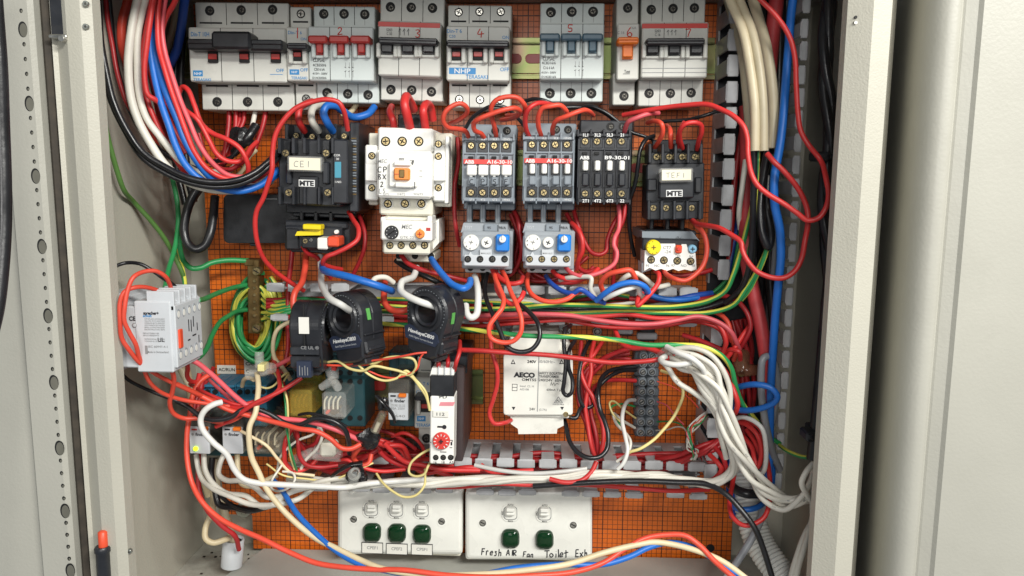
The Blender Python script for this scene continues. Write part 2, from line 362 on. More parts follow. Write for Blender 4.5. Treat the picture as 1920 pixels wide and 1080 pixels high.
    def path(s, pts, r, m, seg=8, n=5, **k):     # (x,y,d) points
        Q = [s.fr(*p) for p in pts]; u = s.u(*pts[len(pts)//2])
        s.tube(Q, r*u, m, seg, n, **k)
    def ink(s, strokes, x, y, sc, d, m, wd=0.7, sx=1.0, rot=0.0):
        ca, sa = math.cos(R(rot)), math.sin(R(rot))
        for st in strokes:
            pts = [(x+(a*sx*ca-b*sa)*sc, y+(a*sx*sa+b*ca)*sc, d) for a, b in st]
            if len(pts) == 1: pts = [pts[0], (pts[0][0]+.4, pts[0][1]+.4, d)]
            s.path(pts, wd, m, seg=5, n=4)
    def lathe(s, base, axis, prof, m, seg=20, smooth=True):     # prof list of (along, radius) metres
        ax = axis.normalized(); up = Vector((0, 1, 0)) if abs(ax.y) < 0.8 else Vector((1, 0, 0))
        a = (up-ax*up.dot(ax)).normalized(); b = ax.cross(a); V = []; F = []
        for t, r in prof:
            for k in range(seg):
                g = 2*math.pi*k/seg; V.append(base+ax*t+(a*math.cos(g)+b*math.sin(g))*r)
        for i in range(len(prof)-1):
            for k in range(seg):
                k2 = (k+1) % seg; F.append((i*seg+k, i*seg+k2, (i+1)*seg+k2, (i+1)*seg+k))
        s.add(V, F, m, smooth); s.add(V[:seg], [tuple(range(seg))[::-1]], m); s.add(V[-seg:], [tuple(range(seg))], m)
    def build(s):
        if not s.V: return None
        me = bpy.data.meshes.new(s.name); me.from_pydata(s.V, [], s.F)
        for m in s.mats: me.materials.append(m)
        me.polygons.foreach_set('material_index', s.I); me.polygons.foreach_set('use_smooth', s.S); me.update()
        o = bpy.data.objects.new(s.name, me); scene.collection.objects.link(o); s.obj = o
        if s.T.solo:
            o.matrix_world = s.T.Mr; o.name = s.T.name
            for k, v in s.T.meta.items(): o[k] = v
        else: o.parent = s.parent.obj if s.parent else s.T.root
        if s.label: o['label'] = s.label
        return o
def solo(name, label, cat, px, py, d, group=None, base=0, roll=0, kind=None, matrix=None, mode='px'):
    T = Thing(name, label, cat, px, py, d, roll, group, base, matrix, kind, solo=True)
    return T.part(name, mode)
def struct(name, label, fn):
    T = Thing(name, label, name.replace('_', ' '), solo=True); p = T.part(name, 'mm'); fn(p); p.build()
# strokes for handwriting, unit box, y down
HW = {
 '1': [[(.5, 0), (.48, 1)]], '2': [[(.1, .2), (.4, 0), (.75, .15), (.6, .5), (.1, 1), (.9, .95)]],
 '3': [[(.1, .05), (.6, 0), (.75, .2), (.35, .45), (.8, .7), (.5, 1), (.05, .9)]],
 '4': [[(.4, 0), (.05, .6), (.9, .55)], [(.6, .3), (.5, 1)]], '5': [[(.9, 0), (.2, .02), (.15, .45), (.7, .5), (.75, .85), (.4, 1), (.05, .9)]],
 '6': [[(.6, 0), (.2, .5), (.2, .9), (.6, 1), (.8, .75), (.5, .55), (.2, .75)]], '7': [[(.05, .05), (.85, .02), (.6, .5), (.4, 1)]],
 '8': [[(.8, .1), (.3, 0), (.2, .3), (.8, .7), (.6, 1), (.2, .9), (.3, .55), (.8, .1)]],
 'C': [[(.9, .1), (.5, 0), (.1, .4), (.2, .9), (.85, .95)]], 'E': [[(.1, 0), (.1, 1)], [(.1, 0), (.8, 0)], [(.1, .5), (.7, .48)], [(.1, 1), (.85, 1)]],
 'F': [[(.2, 0), (.1, 1)], [(.1, .05), (.9, 0)], [(.15, .5), (.7, .45)]], 'T': [[(0, .05), (1, 0)], [(.5, 0), (.5, 1)]],
 'P': [[(.15, 1), (.2, 0), (.8, .1), (.75, .45), (.2, .55)]], 'S': [[(.85, .05), (.3, .05), (.25, .4), (.75, .6), (.65, .95), (.1, .95)]],
 'X': [[(.1, 0), (.9, 1)], [(.9, 0), (.1, 1)]], 'L': [[(.2, 0), (.1, 1), (.8, .95)]], 'A': [[(0, 1), (.45, 0), (.9, 1)], [(.2, .65), (.75, .6)]],
 'I': [[(.5, 0), (.5, 1)]], 'R': [[(.15, 1), (.15, 0), (.8, .1), (.7, .45), (.2, .5), (.9, 1)]],
 'r': [[(.2, .35), (.25, 1)], [(.22, .6), (.5, .35), (.75, .4)]], 'e': [[(.15, .65), (.75, .6), (.6, .35), (.2, .5), (.2, .9), (.8, .9)]],
 's': [[(.75, .4), (.3, .4), (.6, .7), (.5, .95), (.1, .95)]], 'h': [[(.2, -.1), (.2, 1)], [(.2, .6), (.6, .4), (.7, 1)]],
 'a': [[(.7, .4), (.2, .5), (.2, .95), (.65, .8), (.7, .4), (.8, 1)]], 'n': [[(.15, .4), (.15, 1)], [(.15, .55), (.55, .4), (.7, 1)]],
 'u': [[(.1, .4), (.2, 1), (.6, .9), (.7, .4), (.8, 1)]],
 'o': [[(.45, .4), (.1, .65), (.4, 1), (.8, .7), (.45, .4)]], 'i': [[(.4, .45), (.4, 1)], [(.4, .15), (.42, .2)]], 'l': [[(.4, -.15), (.4, 1)]],
 't': [[(.4, 0), (.45, 1)], [(.05, .4), (.9, .25)]], 'x': [[(.1, .4), (.8, 1)], [(.8, .35), (.1, 1)]], ' ': []}
def hand(mb, s, x, y, h, d, m, wd=0.7, pitch=0.8, sx=0.7, jit=0.035, rot=0.0):
    rr = random.Random(len(s)*7+int(x)); cx = x
    for ch in s:
        st = [[(a+rr.uniform(-jit, jit), b+rr.uniform(-jit, jit)) for a, b in q] for q in HW[ch]]
        mb.ink(st, cx, y+math.tan(R(rot))*(cx-x), h, d, m, wd, sx, rot); cx += h*pitch*(0.55 if ch in 'Iil1' else 1)
def screw(T, cx, cy, r, d, kind='dark', parent=None, name='terminal_screw', ang=None):
    p = T.part(name, parent=parent); rr = random.Random(int(cx*13+cy*7))
    ang = rr.uniform(0, 180) if ang is None else ang
    metal = {'dark': M['dsteel'], 'brass': M['brass'], 'bright': M['steel'], 'none': None}[kind]
    p.cyl(cx, cy, r, d-2, d+0.12, M['hole'], 16)
    if metal:
        q = 0.55 if kind == 'dark' else 0.82
        ox, oy = (rr.uniform(-.12, .2)*r, rr.uniform(-.1, .2)*r) if kind == 'dark' else (0, 0)
        p.cyl(cx+ox, cy+oy, r*q, d-1, d+0.35, metal, 14)
        for a in (0, 90):
            c, s_ = math.cos(R(ang+a)), math.sin(R(ang+a)); L = r*q*0.72
            p.path([(cx+ox-c*L, cy+oy-s_*L, d+0.35), (cx+ox+c*L, cy+oy+s_*L, d+0.35)], r*0.11, M['hole'], seg=4, n=1)
    return p
def hole_row(T, pts, r, d, kind='dark'):
    for x, y in pts: screw(T, x, y, r, d, kind)
# ================================================================ CABINET (world millimetres: x, -z, depth)
ZT, ZB = -400, 380; ZI = -256      # y-down mm
cab = Thing('electrical_cabinet', 'beige powder coated cabinet body standing open around the orange wiring board', 'cabinet', matrix=Matrix.Identity(4))
p = cab.part('back_wall', 'mm'); p.box(-316, ZI, 272, ZB, -26, -20, M['wall'])
def prism(p, pts, y0, y1, m):         # pts (x,d) mm in plan; y-down extents
    V = [Vector((x, -d, -y0))*0.001 for x, d in pts]+[Vector((x, -d, -y1))*0.001 for x, d in pts]; n = len(pts)
    F = [(i, (i+1) % n, (i+1) % n+n, i+n) for i in range(n)]+[tuple(range(n))[::-1], tuple(range(n, 2*n))]
    a = sum(pts[i][0]*-pts[(i+1) % n][1]+pts[(i+1) % n][0]*pts[i][1] for i in range(n))
    if a > 0: F = [f[::-1] for f in F]
    p.add(V, F, m)
p = cab.part('side_wall', 'mm'); prism(p, [(-315, -20), (-315, 150), (-300, 186), (-297, 186), (-312, 150), (-312, -20)], ZI-3, ZB, M['wall'])
p = cab.part('side_wall', 'mm'); prism(p, [(268, -20), (268, 140), (247, 172), (249.5, 174), (272, 142), (272, -20)], ZI-3, ZB, M['wall'])
p = cab.part('rim', 'mm', label='upright left edge of the door opening'); prism(p, [(-300.5, 186), (-290, 192), (-280, 192), (-274, 188), (-274, 178), (-276, 178), (-277, 186), (-290, 188), (-303, 184), (-303, 188)], ZT, ZB, M['wall'])
rimL = p
p = cab.part('rim', 'mm', label='upright right edge with a bevelled inner lip'); prism(p, [(223, 174), (223, 183), (236, 192), (248.5, 190), (249.5, 172), (247, 172), (246, 187), (236, 188), (226, 181), (226, 174)], ZT, ZB, M['wall'])
rimR = p
p = cab.part('shading_roof', 'mm'); p.box(-312, -259, 268, -255, -20, 187, M['wall']); p.box(-300, -300, 247, -255, 178, 186, M['wall'])  # unseen cabinet top, set low so it shades the upper breakers
p = cab.part('floor', 'mm'); 
fz = -P(430, 1040, 20).z*1000+8
p.box(-312, fz, 272, fz+3, -20, 186, M['floor'])
fold = cab.part('folded_cover', 'mm'); a = P(490, 1034, 12); b = P(1362, 1054, 12)
V = [Vector((a.x, -.006, a.z)), Vector((b.x, -.006, b.z)), Vector((b.x+.002, -.075, b.z-.001)), Vector((a.x-.022, -.075, a.z-.001)), Vector((b.x+.003, -.16, -fz*.001-.02)), Vector((a.x-.05, -.16, -fz*.001-.02))]
V += [v+Vector((0, 0, -.0015)) for v in V]
fold.add(V, [(3, 2, 1, 0), (5, 4, 2, 3), (6, 7, 8, 9), (9, 8, 10, 11), (0, 1, 7, 6), (1, 2, 8, 7), (2, 4, 10, 8), (3, 0, 6, 9), (5, 3, 9, 11)], M['plate'])
for (x, y, dd) in ((159, 49, 192), (159, 6, 192), (241, 1035, 187)):
    q = cab.part('rivet'); q.cyl(x, y, 5, dd-1.5, dd+.9, M['screwzinc'], 14); q.cyl(x+.5, y+.5, 2.4, dd, dd+1.1, M['dsteel'], 10)
q = cab.part('screw_hole'); q.cyl(1605, 32, 3, 184, 186.6, M['hole'], 12); q.cyl(1605, 42, 4, 184, 186.8, M['steel'], 12)
cab.done()
# left neighbouring door with perforated stiffener
ld = Thing('perforated_door', 'open left cabinet door edge with a row of round and oval holes', 'door', matrix=Matrix.Identity(4))
p = ld.part('door_panel', 'mm'); prism(p, [(-420, 196), (-337, 191), (-337, 188), (-420, 193)], ZT, ZB, M['door'])
p = ld.part('perforated_strip', 'mm', label='stiffener strip punched with small round and larger oval holes'); prism(p, [(-337, 191), (-333, 196), (-313, 196), (-310.5, 193), (-310.5, 176), (-312.5, 176), (-313, 188), (-337, 188)], ZT, ZB, M['door'])
strip = p
k = 0; yy = 20.0
seq = ['s', 'O', 's', 's', 's']
hl = []
y = 20; xs = lambda y: 42.5+(y-55)*0.0875
for base in (55, 194, 330, 462, 592, 717, 840, 958, 1070):
    hl.append(('O', base))
bs = [55, 194, 330, 462, 592, 717, 840, 958, 1070]
for i in range(len(bs)-1):
    for j in (1, 2, 3, 4): hl.append(('s', bs[i]+(bs[i+1]-bs[i])*j/5+ (0)))
hl.append(('s', 20))
hp = []
for kk, y in hl:
    q = ld.part('oval_hole' if kk == 'O' else 'round_hole', parent=strip)  # offset discs leave a painted rim shadow at the upper left
    if kk == 'O': q.cyl(xs(y), y, 8.6, 195.6, 196.1, M['hole'], 24, sq=1.65); q.cyl(xs(y)+1.0, y+1.5, 7.3, 195.6, 196.2, M['recess'], 24, sq=1.72)
    else: q.cyl(xs(y), y, 3.1, 195.6, 196.1, M['hole'], 14, sq=1.3); q.cyl(xs(y)+.8, y+1, 1.9, 195.6, 196.2, M['recess'], 12, sq=1.3)
ld.done()
g = solo('door_gasket', 'dark brown rubber seal running down between the left door and cabinet', 'gasket', None, None, 0, matrix=Matrix.Identity(4), mode='mm')
prism(g, [(-313, 182), (-309, 186), (-301, 184), (-299.5, 176), (-313, 172)], ZT, ZB, M['gasket']); 
prism(g, [(-311, 186), (-308, 188.5), (-305, 186), (-305, 183), (-311, 183)], ZT, ZB, M['gasket']); g.build()
g = solo('gutter_panel', 'narrow shaded metal channel between the dark seal and the left rim', 'panel', None, None, 0, matrix=Matrix.Identity(4), mode='mm')
prism(g, [(-325, 160), (-325, 158), (-303.7, 168), (-303.7, 171)], ZT, ZB, M['wall']); g.build()
h = Thing('steel_hinge', 'dark steel hinge plate with a pin at the top left', 'hinge', 105, 30, 192)
p = h.part('hinge_plate'); p.box(92, -60, 124, 66, 172, 190, M['char']); 
p = h.part('hinge_pin'); p.box(90, 64, 124, 71, 172, 194, M['steel'], 0.8); p.cyl(114, 72, 6, 170, 196, M['steel'], 12); h.done()
h = Thing('hinge_bolt', 'red tipped black sleeve standing at the bottom left of the rim', 'bolt', 192, 1040, 180)
zz = lambda a: P(*a)
p = h.part('tip'); c = P(193, 1022, 186); p.mode = 'px'
def vlathe(p, px, y0, y1, d, prof, m, seg=18):
    a = p.T.PI @ P(px, y0, d); b = p.T.PI @ P(px+(y1-y0)*0.06, y1, d); L = (b-a).length; u = PXS(px, y0, d)
    p.lathe(a, b-a, [(t*L, r*u) for t, r in prof], m, seg)
vlathe(p, 192, 995, 1024, 193, [(0, 4), (.08, 8), (1, 8)], M['redtip'])
p = h.part('sleeve'); vlathe(p, 192, 1024, 1120, 193, [(0, 12), (.03, 14), (.1, 14), (.12, 12), (1, 12)], M['char'])
h.done()
# right door / neighbouring enclosure panel
rd = solo('right_door', 'plain beige door panel with a rounded folded edge, open on the right', 'door', None, None, 0, matrix=Matrix.Identity(4), mode='mm')
prof = [(312, 10), (297, 70), (286, 120), (279, 155), (275.8, 172), (276, 180), (278.5, 186.5), (283, 191.3), (288, 192.6), (291.5, 191.3), (292.8, 189.3), (294.5, 190.5), (301, 193), (303, 195.5), (480, 203)]
V = []; F = []
for (x, d) in prof: V += [Vector((x, -d, -ZT))*0.001, Vector((x, -d, -ZB))*0.001]
for i in range(len(prof)-1): F.append((2*i, 2*i+1, 2*i+3, 2*i+2))
rd.add(V, F[:10], M['door'], True); rd.add(V, F[10:], M['door'], False)
rd.add([v+Vector((0.0015, 0.0015, 0)) for v in V], [f[::-1] for f in F], M['door'], False)
rd.build()
rg = solo('corner_post', 'shaded upright post in the dark gap beside the right door', 'post', None, None, 0, matrix=Matrix.Identity(4), mode='mm')
prism(rg, [(276, 12), (276, 0), (360, 0), (360, 12)], ZT, ZB, M['wall']); rg.build()
# ================================================================ BOARD
bd = Thing('mounting_board', 'orange insulating board printed with a black square grid behind all devices', 'board', matrix=Matrix.Identity(4))
def W2(px, py, d=0): v = P(px, py, d); return (v.x*1000, -v.z*1000)
TL = W2(385, 480); BR = W2(1370, 1050)
xl = TL[0]; xr = BR[0]; zb = BR[1]; xn = W2(474, 990)[0]; zn = W2(460, 965)[1]
p = bd.part('board_sheet', 'mm'); 
p.poly([(xl, ZI+2), (xr, ZI+2), (xr, zb), (xn, zb), (xn, zn), (xl+6, zn)], -6, 0, M['board'])
q = bd.part('mounting_bolt', label='round zinc bolt at the lower left corner'); q.cyl(456, 957, 15, 0, 5, M['screwzinc'], 24); q.cyl(456, 957, 9, 5, 9, M['steel'], 6)
q = bd.part('bolt_hole'); q.cyl(1332, 1028, 8, 0, .3, M['hole'], 20)
q = bd.part('bolt_hole'); q.cyl(425, 955, 6, 0, 3, M['hole'], 16)
bd.done()
# zinc DIN rails
def rail(y0, y1, x0, x1, label, slots):
    T = Thing('mounting_rail', label, 'rail', (x0+x1)/2, (y0+y1)/2, 8, group='zinc mounting rails', )
    p = T.part('rail_web'); h_ = y1-y0
    p.box(x0, y0+h_*.16, x1, y1-h_*.14, 0.4, 1.6, M['rail'], .1)
    for a, b in ((y0, y0+h_*.12), (y1-h_*.1, y1)):
        p.box(x0, a, x1, b, 6.5, 8, M['rail'], .3); 
        ya = (b if a == y0 else a)
        p.box(x0, ya-2, x1, ya+2, 1, 7.5, M['rail'], .2)
    for sx in slots:
        q = T.part('slot'); q.rbox(sx-16, (y0+y1)/2-8, sx+16, (y0+y1)/2+10, 1.4, 2.4, 8, M['redtog'])
    T.done()
rail(70, 148, 340, 1335, 'passivated rail behind the top row of breakers', [1001, 962])
rail(280, 348, 560, 1300, 'passivated rail behind the row of contactors', [1198])
rail(690, 755, 520, 905, 'passivated rail behind the teal relays and the timer', [708])
# ================================================================ SLOTTED DUCTS (world mm)
def duct(T, x0, x1, pos, side, horiz, depth, pitch, miss=(), lean=0, off=0.5, tabh=1.0, jit=1.0):
    """one slotted wall; pos = y-down (horiz) or x; side = direction the tab flange points (+1/-1)"""
    p = T.part('slotted_wall', 'mm'); rr = random.Random(int(pos)+len(miss))
    def bx(a0, a1, b0, b1, d0, d1, tilt=0, rot=0):
        if horiz: p.box(a0, b0, a1, b1, d0, d1, M['duct'], .5, tilt, rot)
        else: p.box(b0, a0, b1, a1, d0, d1, M['duct'], .5, 0, 0)
    bx(x0, x1, pos-0.9, pos+0.9, 0.5, 10)
    n = int((x1-x0)/pitch)
    for i in range(n):
        if i in miss: continue
        c = x0+(i+off)*pitch+rr.uniform(-.5, .5)*jit; w_ = pitch*0.31; dj = rr.uniform(-1.5, 1.5)*jit
        bx(c-w_, c+w_, pos-0.85, pos+0.85, 9.5, depth-3+dj)
        t = pitch*0.415; o = side*2.2; s = 2.9*tabh; tl = rr.uniform(-14, 14)*jit
        bx(c-t, c+t, pos+o-s, pos+o+s, depth-4+dj, depth-1.6+dj, tl, rr.uniform(-2, 2)*jit)
        bx(c-t*.78, c+t*.78, pos+o-s-.7, pos+o+s+.7, depth-4.3+dj, depth-2.2+dj, tl, 0)
    return p
def world(px, py, d): v = P(px, py, d); return v.x*1000, -v.z*1000
# middle duct
T = Thing('wiring_duct', 'grey slotted duct across the middle holding green yellow earth wires', 'duct', matrix=Matrix.Identity(4), group='grey slotted wiring ducts')
pit = 41*PXS(960, 570, 58)*1000
xa, ya = world(495, 544, 58); xb, _ = world(1318, 548, 58)
duct(T, xa, xb, ya, -1, True, 58, pit, miss=(4, 5, 6, 7, 8, 9, 10, 16), tabh=1.15)
yb_ = world(960, 600, 58)[1]; duct(T, xa, xb, yb_, 1, True, 54, pit, miss=(4, 6, 8), tabh=0.8)
p = T.part('duct_base', 'mm'); p.box(xa, ya, xb, yb_, 0.3, 2, M['duct']); T.done()
# lower duct
T = Thing('wiring_duct', 'grey slotted duct above the switch plates packed with deep red wires', 'duct', matrix=Matrix.Identity(4), group='grey slotted wiring ducts')
xa, ya = world(690, 862, 58); xb, _ = world(1336, 862, 58)
duct(T, xa, xb, ya, 1, True, 56, pit, tabh=1.25)
yb2 = world(960, 921, 58)[1]; duct(T, world(500, 921, 58)[0], xb, yb2, 1, True, 58, pit, miss=(0, 3, 9, 13, 18), tabh=0.75)
p = T.part('duct_base', 'mm'); p.box(xa, ya, xb, yb2, 0.3, 2, M['duct']); T.done()
# right vertical duct
T = Thing('wiring_duct', 'tall grey slotted duct down the right side full of cables', 'duct', matrix=Matrix.Identity(4), group='grey slotted wiring ducts')
xl1 = world(1352, 540, 58)[0]; xr1 = world(1478, 540, 58)[0]; pv = 47*PXS(1400, 540, 58)*1000
y0_ = world(1352, -60, 58)[1]; y1_ = world(1352, 950, 58)[1]; y2_ = world(1478, 930, 58)[1]; yq = world(1352, 545, 58)[1]; yr = world(1352, 610, 58)[1]
duct(T, y0_, yq, xl1, 1, False, 58, pv, off=.6, tabh=1.5, miss=())
duct(T, yr, yr+pv*1.1, xl1-3, 1, False, 56, pv, tabh=1.5)
duct(T, world(1352, 735, 58)[1], y1_, xl1-4, 1, False, 62, pv, tabh=1.7)
duct(T, y0_, y2_, xr1, 1, False, 58, 41*PXS(1400, 540, 58)*1000, tabh=0.9)
p = T.part('duct_base', 'mm'); p.box(xl1, y0_, xr1, y2_, 0.3, 2, M['char']); T.done()
# ================================================================ CIRCUIT BREAKERS
def breaker(label, dd):
    T = Thing('circuit_breaker', label, 'circuit breaker', (dd['f'][0]+dd['f'][2])/2, (dd['f'][1]+dd['f'][3])/2, 66, dd.get('roll', 0.6), 'circuit breakers in the top row')
    m = dd['m']; f = dd['f']; t = dd['t']; b = dd['b']; n = dd['n']
    H = T.part('housing')
    H.box(t[0], t[1], t[2], t[3]+14, 8, 46, m, .8); H.box(b[0], b[1]-14, b[2], b[3], 8, 46, m, .8)
    H.box(f[0], f[1], f[2], f[3], 8, 64, m, 1.0)
    # sloped shoulders between tiers are modelled by the tier steps; module joints as grooves
    for i in range(1, n):
        for (q, d) in ((t, 46), (f, 64), (b, 46)):
            x = q[0]+(q[2]-q[0])*i/n; H.box(x-.55, q[1]+1, x+.55, q[3]-1, d-1, d+.12, M['hole'], 0)
    if dd.get('half'):
        for i in range(n):
            for (q, d) in ((t, 46), (b, 46)):
                x = q[0]+(q[2]-q[0])*(i+.5)/n; H.box(x-.35, q[1]+1, x+.35, q[3]-1, d-1, d+.1, M['inkg'], 0)
    for i in range(n if dd.get('vent') else 0):
        for (q, yy) in ((t, t[3]-5), (b, b[1]+6)):
            w_ = (q[2]-q[0])/n; x = q[0]+w_*(i+.5); H.box(x-w_*.36, yy-1.6, x+w_*.36, yy+1.6, 45, 46.2, M['hole'], 0)
    if dd.get('ridge'):
        for yy in dd['ridge']: H.box(f[0]+1, yy-.7, f[2]-1, yy+.7, 63.5, 64.15, M['inkg'], 0)
    if dd.get('band'):
        H2 = T.part('brand_band'); x0, y0, x1, y1 = dd['band']; H2.box(x0, y0, x1, y1, 63, 64.25, M['red'], .1)
    # toggles
    bar, stems, tm = dd['bar'], dd['stems'], dd['tm']
    Tg = T.part('toggle')
    for (x0, x1) in stems:
        y0, y1 = dd['sy']; w_ = x1-x0
        if dd.get('guard', True):
            g = T.part('toggle_guard')
            g.box(x0-9, y0-4, x0-1.0, y1+6, 60, 69, m, .9); g.box(x1+1.0, y0-4, x1+9, y1+6, 60, 69, m, .9); g.box(x0-9, y1+1, x1+9, y1+7, 60, 66, m, .8)
        Tg.box(x0, y0-3, x1, y1+1, 62, 66.5, M['hole'] if dd.get('redslot') else tm, .3)
        if dd.get('redslot'): Tg.box(x0+1, y0+dd['redslot'][0], x1-1, y0+dd['redslot'][1], 62, 67.2, M['redtog'], .3)
        else: Tg.box(x0+.5, y0-3, x1-.5, y1-3, 63, 70.5, tm, .8)
    if dd.get('bars'):
        for (x0, x1) in dd['bars']: Tg.box(x0, bar[1], x1, bar[3], 62, 76, tm, 1.2)
    else:
        Tg.box(bar[0], bar[1], bar[2], bar[3], 62, 77, tm, 1.5)
        Tg.box(bar[0]+1, bar[1]+1, bar[2]-1, bar[1]+(bar[3]-bar[1])*.45, 76, 78.5, tm, 1.0)
    for bx_ in dd.get('extra', []): Tg.box(*bx_, 62, 82, tm, 2.0)
    for i, (x, y) in enumerate(dd['scr']):
        screw(T, x, y, dd.get('sr', 9), 46.1, dd.get('sk', 'dark'))
    L = T.part('printed_lettering')
    for (s, x, y, h, mm, *w_) in dd.get('txt', []):
        L.text(s, x, y, h, 64.1, M[mm], w=w_[0] if w_ else None, bold=.012)
    for (x0, y0, x1, y1, mm) in dd.get('pat', []): L.box(x0, y0, x1, y1, 63.5, 64.2, M[mm], 0)
    for (x, y) in dd.get('arrows', []):
        for k in (0, 7, 14):
            L.box(x+k-.35, y-14, x+k+.35, y-4, 63.8, 64.2, M['inkg'], 0); L.box(x+k-.35, y+3, x+k+.35, y+14, 63.8, 64.2, M['inkg'], 0)
            L.box(x+k-2.2, y-5, x+k+1.5, y-4, 63.8, 64.2, M['ink'], 0, rot=30); L.box(x+k-2.2, y+2, x+k+1.5, y+3, 63.8, 64.2, M['ink'], 0, rot=-30)
    if dd.get('num'):
        s, x, y, sc = dd['num']; q = T.part('marker_number', label='red handwritten number '+s); q.ink(HW[s], x-sc*.35, y-sc*.5, sc, 64.1, M['redink'], 1.05, .8)
    T.done()
dinT = [('TERASAKI', 0, 0, 7, 'bluep')]
breaker('wide pale breaker at the left end with a big black bridging handle', dict(m=M['mcb'], t=(366, 5, 541, 48), f=(354, 52, 536, 154), b=(378, 155, 551, 207), n=3, half=True, vent=True, guard=False,
    bar=(350, 73, 529, 94), stems=[(389, 407), (448, 466), (507, 525)], sy=(93, 116), redslot=(8, 18), tm=M['black'], extra=[(395, 58, 469, 92)],
    scr=[(393, 20), (452, 19), (511, 18), (407, 191), (464, 191), (521, 191)],
    txt=[('Din-T 10H', 375, 64, 8, 'bluep', 34), ('OFF', 525, 132, 6, 'bluep'), ('TERASAKI', 379, 149, 5, 'bluep', 33), ('NHP', 371, 138, 5, 'inkw')], pat=[(362, 132, 380, 143, 'bluep'), (506, 139, 530, 140, 'bluep')]))
breaker('slim single breaker with a black toggle marked by a red stroke', dict(m=M['mcb'], t=(544, 13, 583, 46), f=(537, 51, 577, 152), b=(554, 154, 593, 206), n=1, vent=True,
    bar=(537, 80, 575, 92), stems=[(549, 565)], sy=(92, 113), redslot=(6, 14), tm=M['black'], scr=[(564, 26), (574, 185)], sk='bright', sr=8,
    txt=[('Din-T 6', 553, 61, 6, 'bluep', 26), ('ON', 569, 73, 5, 'bluep'), ('OFF', 570, 131, 6, 'bluep'), ('TERASAKI', 561, 146, 5, 'bluep', 30), ('NHP', 552, 135, 4, 'inkw')], pat=[(543, 130, 561, 140, 'bluep')], num=('1', 557, 62, 20)))
breaker('three pole breaker with three bright red toggles', dict(m=M['mcbc'], t=(588, 12, 703, 48), f=(578, 50, 700, 152), b=(594, 154, 710, 193), n=3, half=True,
    bar=(578, 66, 693, 80), bars=[(577, 613), (616, 653), (656, 693)], stems=[(592, 605), (632, 645), (670, 684)], sy=(80, 102), tm=M['redtog'],
    scr=[(607, 26), (645, 26), (684, 27), (613, 174), (652, 176), (690, 178)],
    txt=[('CLIPSAL', 598, 113, 6, 'ink', 22), ('4CB350/6', 599, 122, 5, 'ink', 25), ('C50 6 kA', 599, 130, 5, 'ink', 20), ('415V~ 500V', 600, 138, 4, 'ink', 28), ('D1/4CB350/6', 599, 146, 4, 'ink', 26)], arrows=[(648, 131)], num=('2', 637, 58, 13)))
breaker('three pole breaker with red stripe and black handle over the white contactor', dict(m=M['mcb'], t=(713, -4, 833, 42), f=(709, 40, 826, 143), b=(714, 144, 830, 189), n=3, roll=1.6, 
    bar=(709, 70, 820, 83), stems=[(714, 736), (753, 775), (792, 814)], sy=(84, 101), tm=M['black'], band=(709, 42, 825, 51),
    scr=[(732, 13), (771, 14), (811, 15), (733, 168), (772, 169), (809, 172)], txt=[('ABB', 716, 46, 6, 'inkw', 15), ('S203', 730, 56, 5, 'ink', 11), ('C 50', 730, 63, 5, 'ink', 10), ('\u2191\u2191\u2191', 758, 60, 12, 'ink', 22)], num=('3', 783, 63, 14)))
breaker('three pole breaker with blue print, black bar and red slots', dict(m=M['mcb'], t=(840, 10, 959, 45), f=(837, 49, 955, 152), b=(842, 154, 957, 202), n=3, half=True, vent=True,
    bar=(837, 75, 954, 88), stems=[(847, 864), (887, 905), (927, 944)], sy=(88, 112), redslot=(9, 18), tm=M['black'], sk='bright', sr=8,
    scr=[(860, 23), (899, 22), (939, 22), (861, 186), (900, 187), (938, 187)],
    txt=[('Din-T 6', 852, 58, 7, 'bluep', 28), ('ON', 948, 70, 6, 'bluep'), ('NHP', 867, 133, 9, 'inkw', 30), ('TERASAKI', 894, 144, 7, 'bluep', 41), ('OFF', 946, 130, 7, 'bluep'), ('C50', 848, 68, 5, 'bluep', 12)], pat=[(842, 127, 892, 139, 'bluep')], num=('4', 901, 62, 17)))
breaker('three pole breaker with steel blue toggles', dict(m=M['mcbc'], t=(1013, 6, 1133, 43), f=(1012, 44, 1132, 149), b=(1012, 151, 1130, 191), n=3, half=True, roll=0,
    bar=(1012, 62, 1131, 75), bars=[(1012, 1050), (1052, 1090), (1092, 1131)], stems=[(1024, 1039), (1064, 1079), (1104, 1119)], sy=(77, 99), tm=M['bluetog'],
    scr=[(1033, 23), (1072, 22), (1112, 22), (1031, 175), (1070, 175), (1109, 175)], sr=9.5,
    txt=[('CLIPSAL', 1029, 110, 7, 'ink', 22), ('4CB316/6', 1029, 118, 5, 'ink', 26), ('C16 6 kA', 1029, 127, 5, 'ink', 21), ('415V~ 500V', 1029, 136, 4, 'ink', 28), ('D1/4CB316/6', 1029, 144, 4, 'ink', 27)], arrows=[(1079, 129)], num=('5', 1069, 53, 13)))
breaker('slim single breaker with an orange toggle', dict(m=M['mcb'], t=(1156, -6, 1197, 42), f=(1157, 44, 1198, 150), b=(1149, 151, 1190, 197), n=1, roll=-.6, guard=False,
    bar=(1158, 69, 1198, 82), stems=[(1167, 1187)], sy=(82, 110), tm=M['orangetog'], scr=[(1177, 15), (1170, 180)],
    txt=[('16A', 1188, 52, 5, 'inkg'), ('C 16', 1164, 61, 5, 'inkg'), ('Test', 1176, 134, 6, 'ink', 11)], pat=[(1168, 138, 1181, 139, 'ink')], num=('6', 1180, 60, 17)))
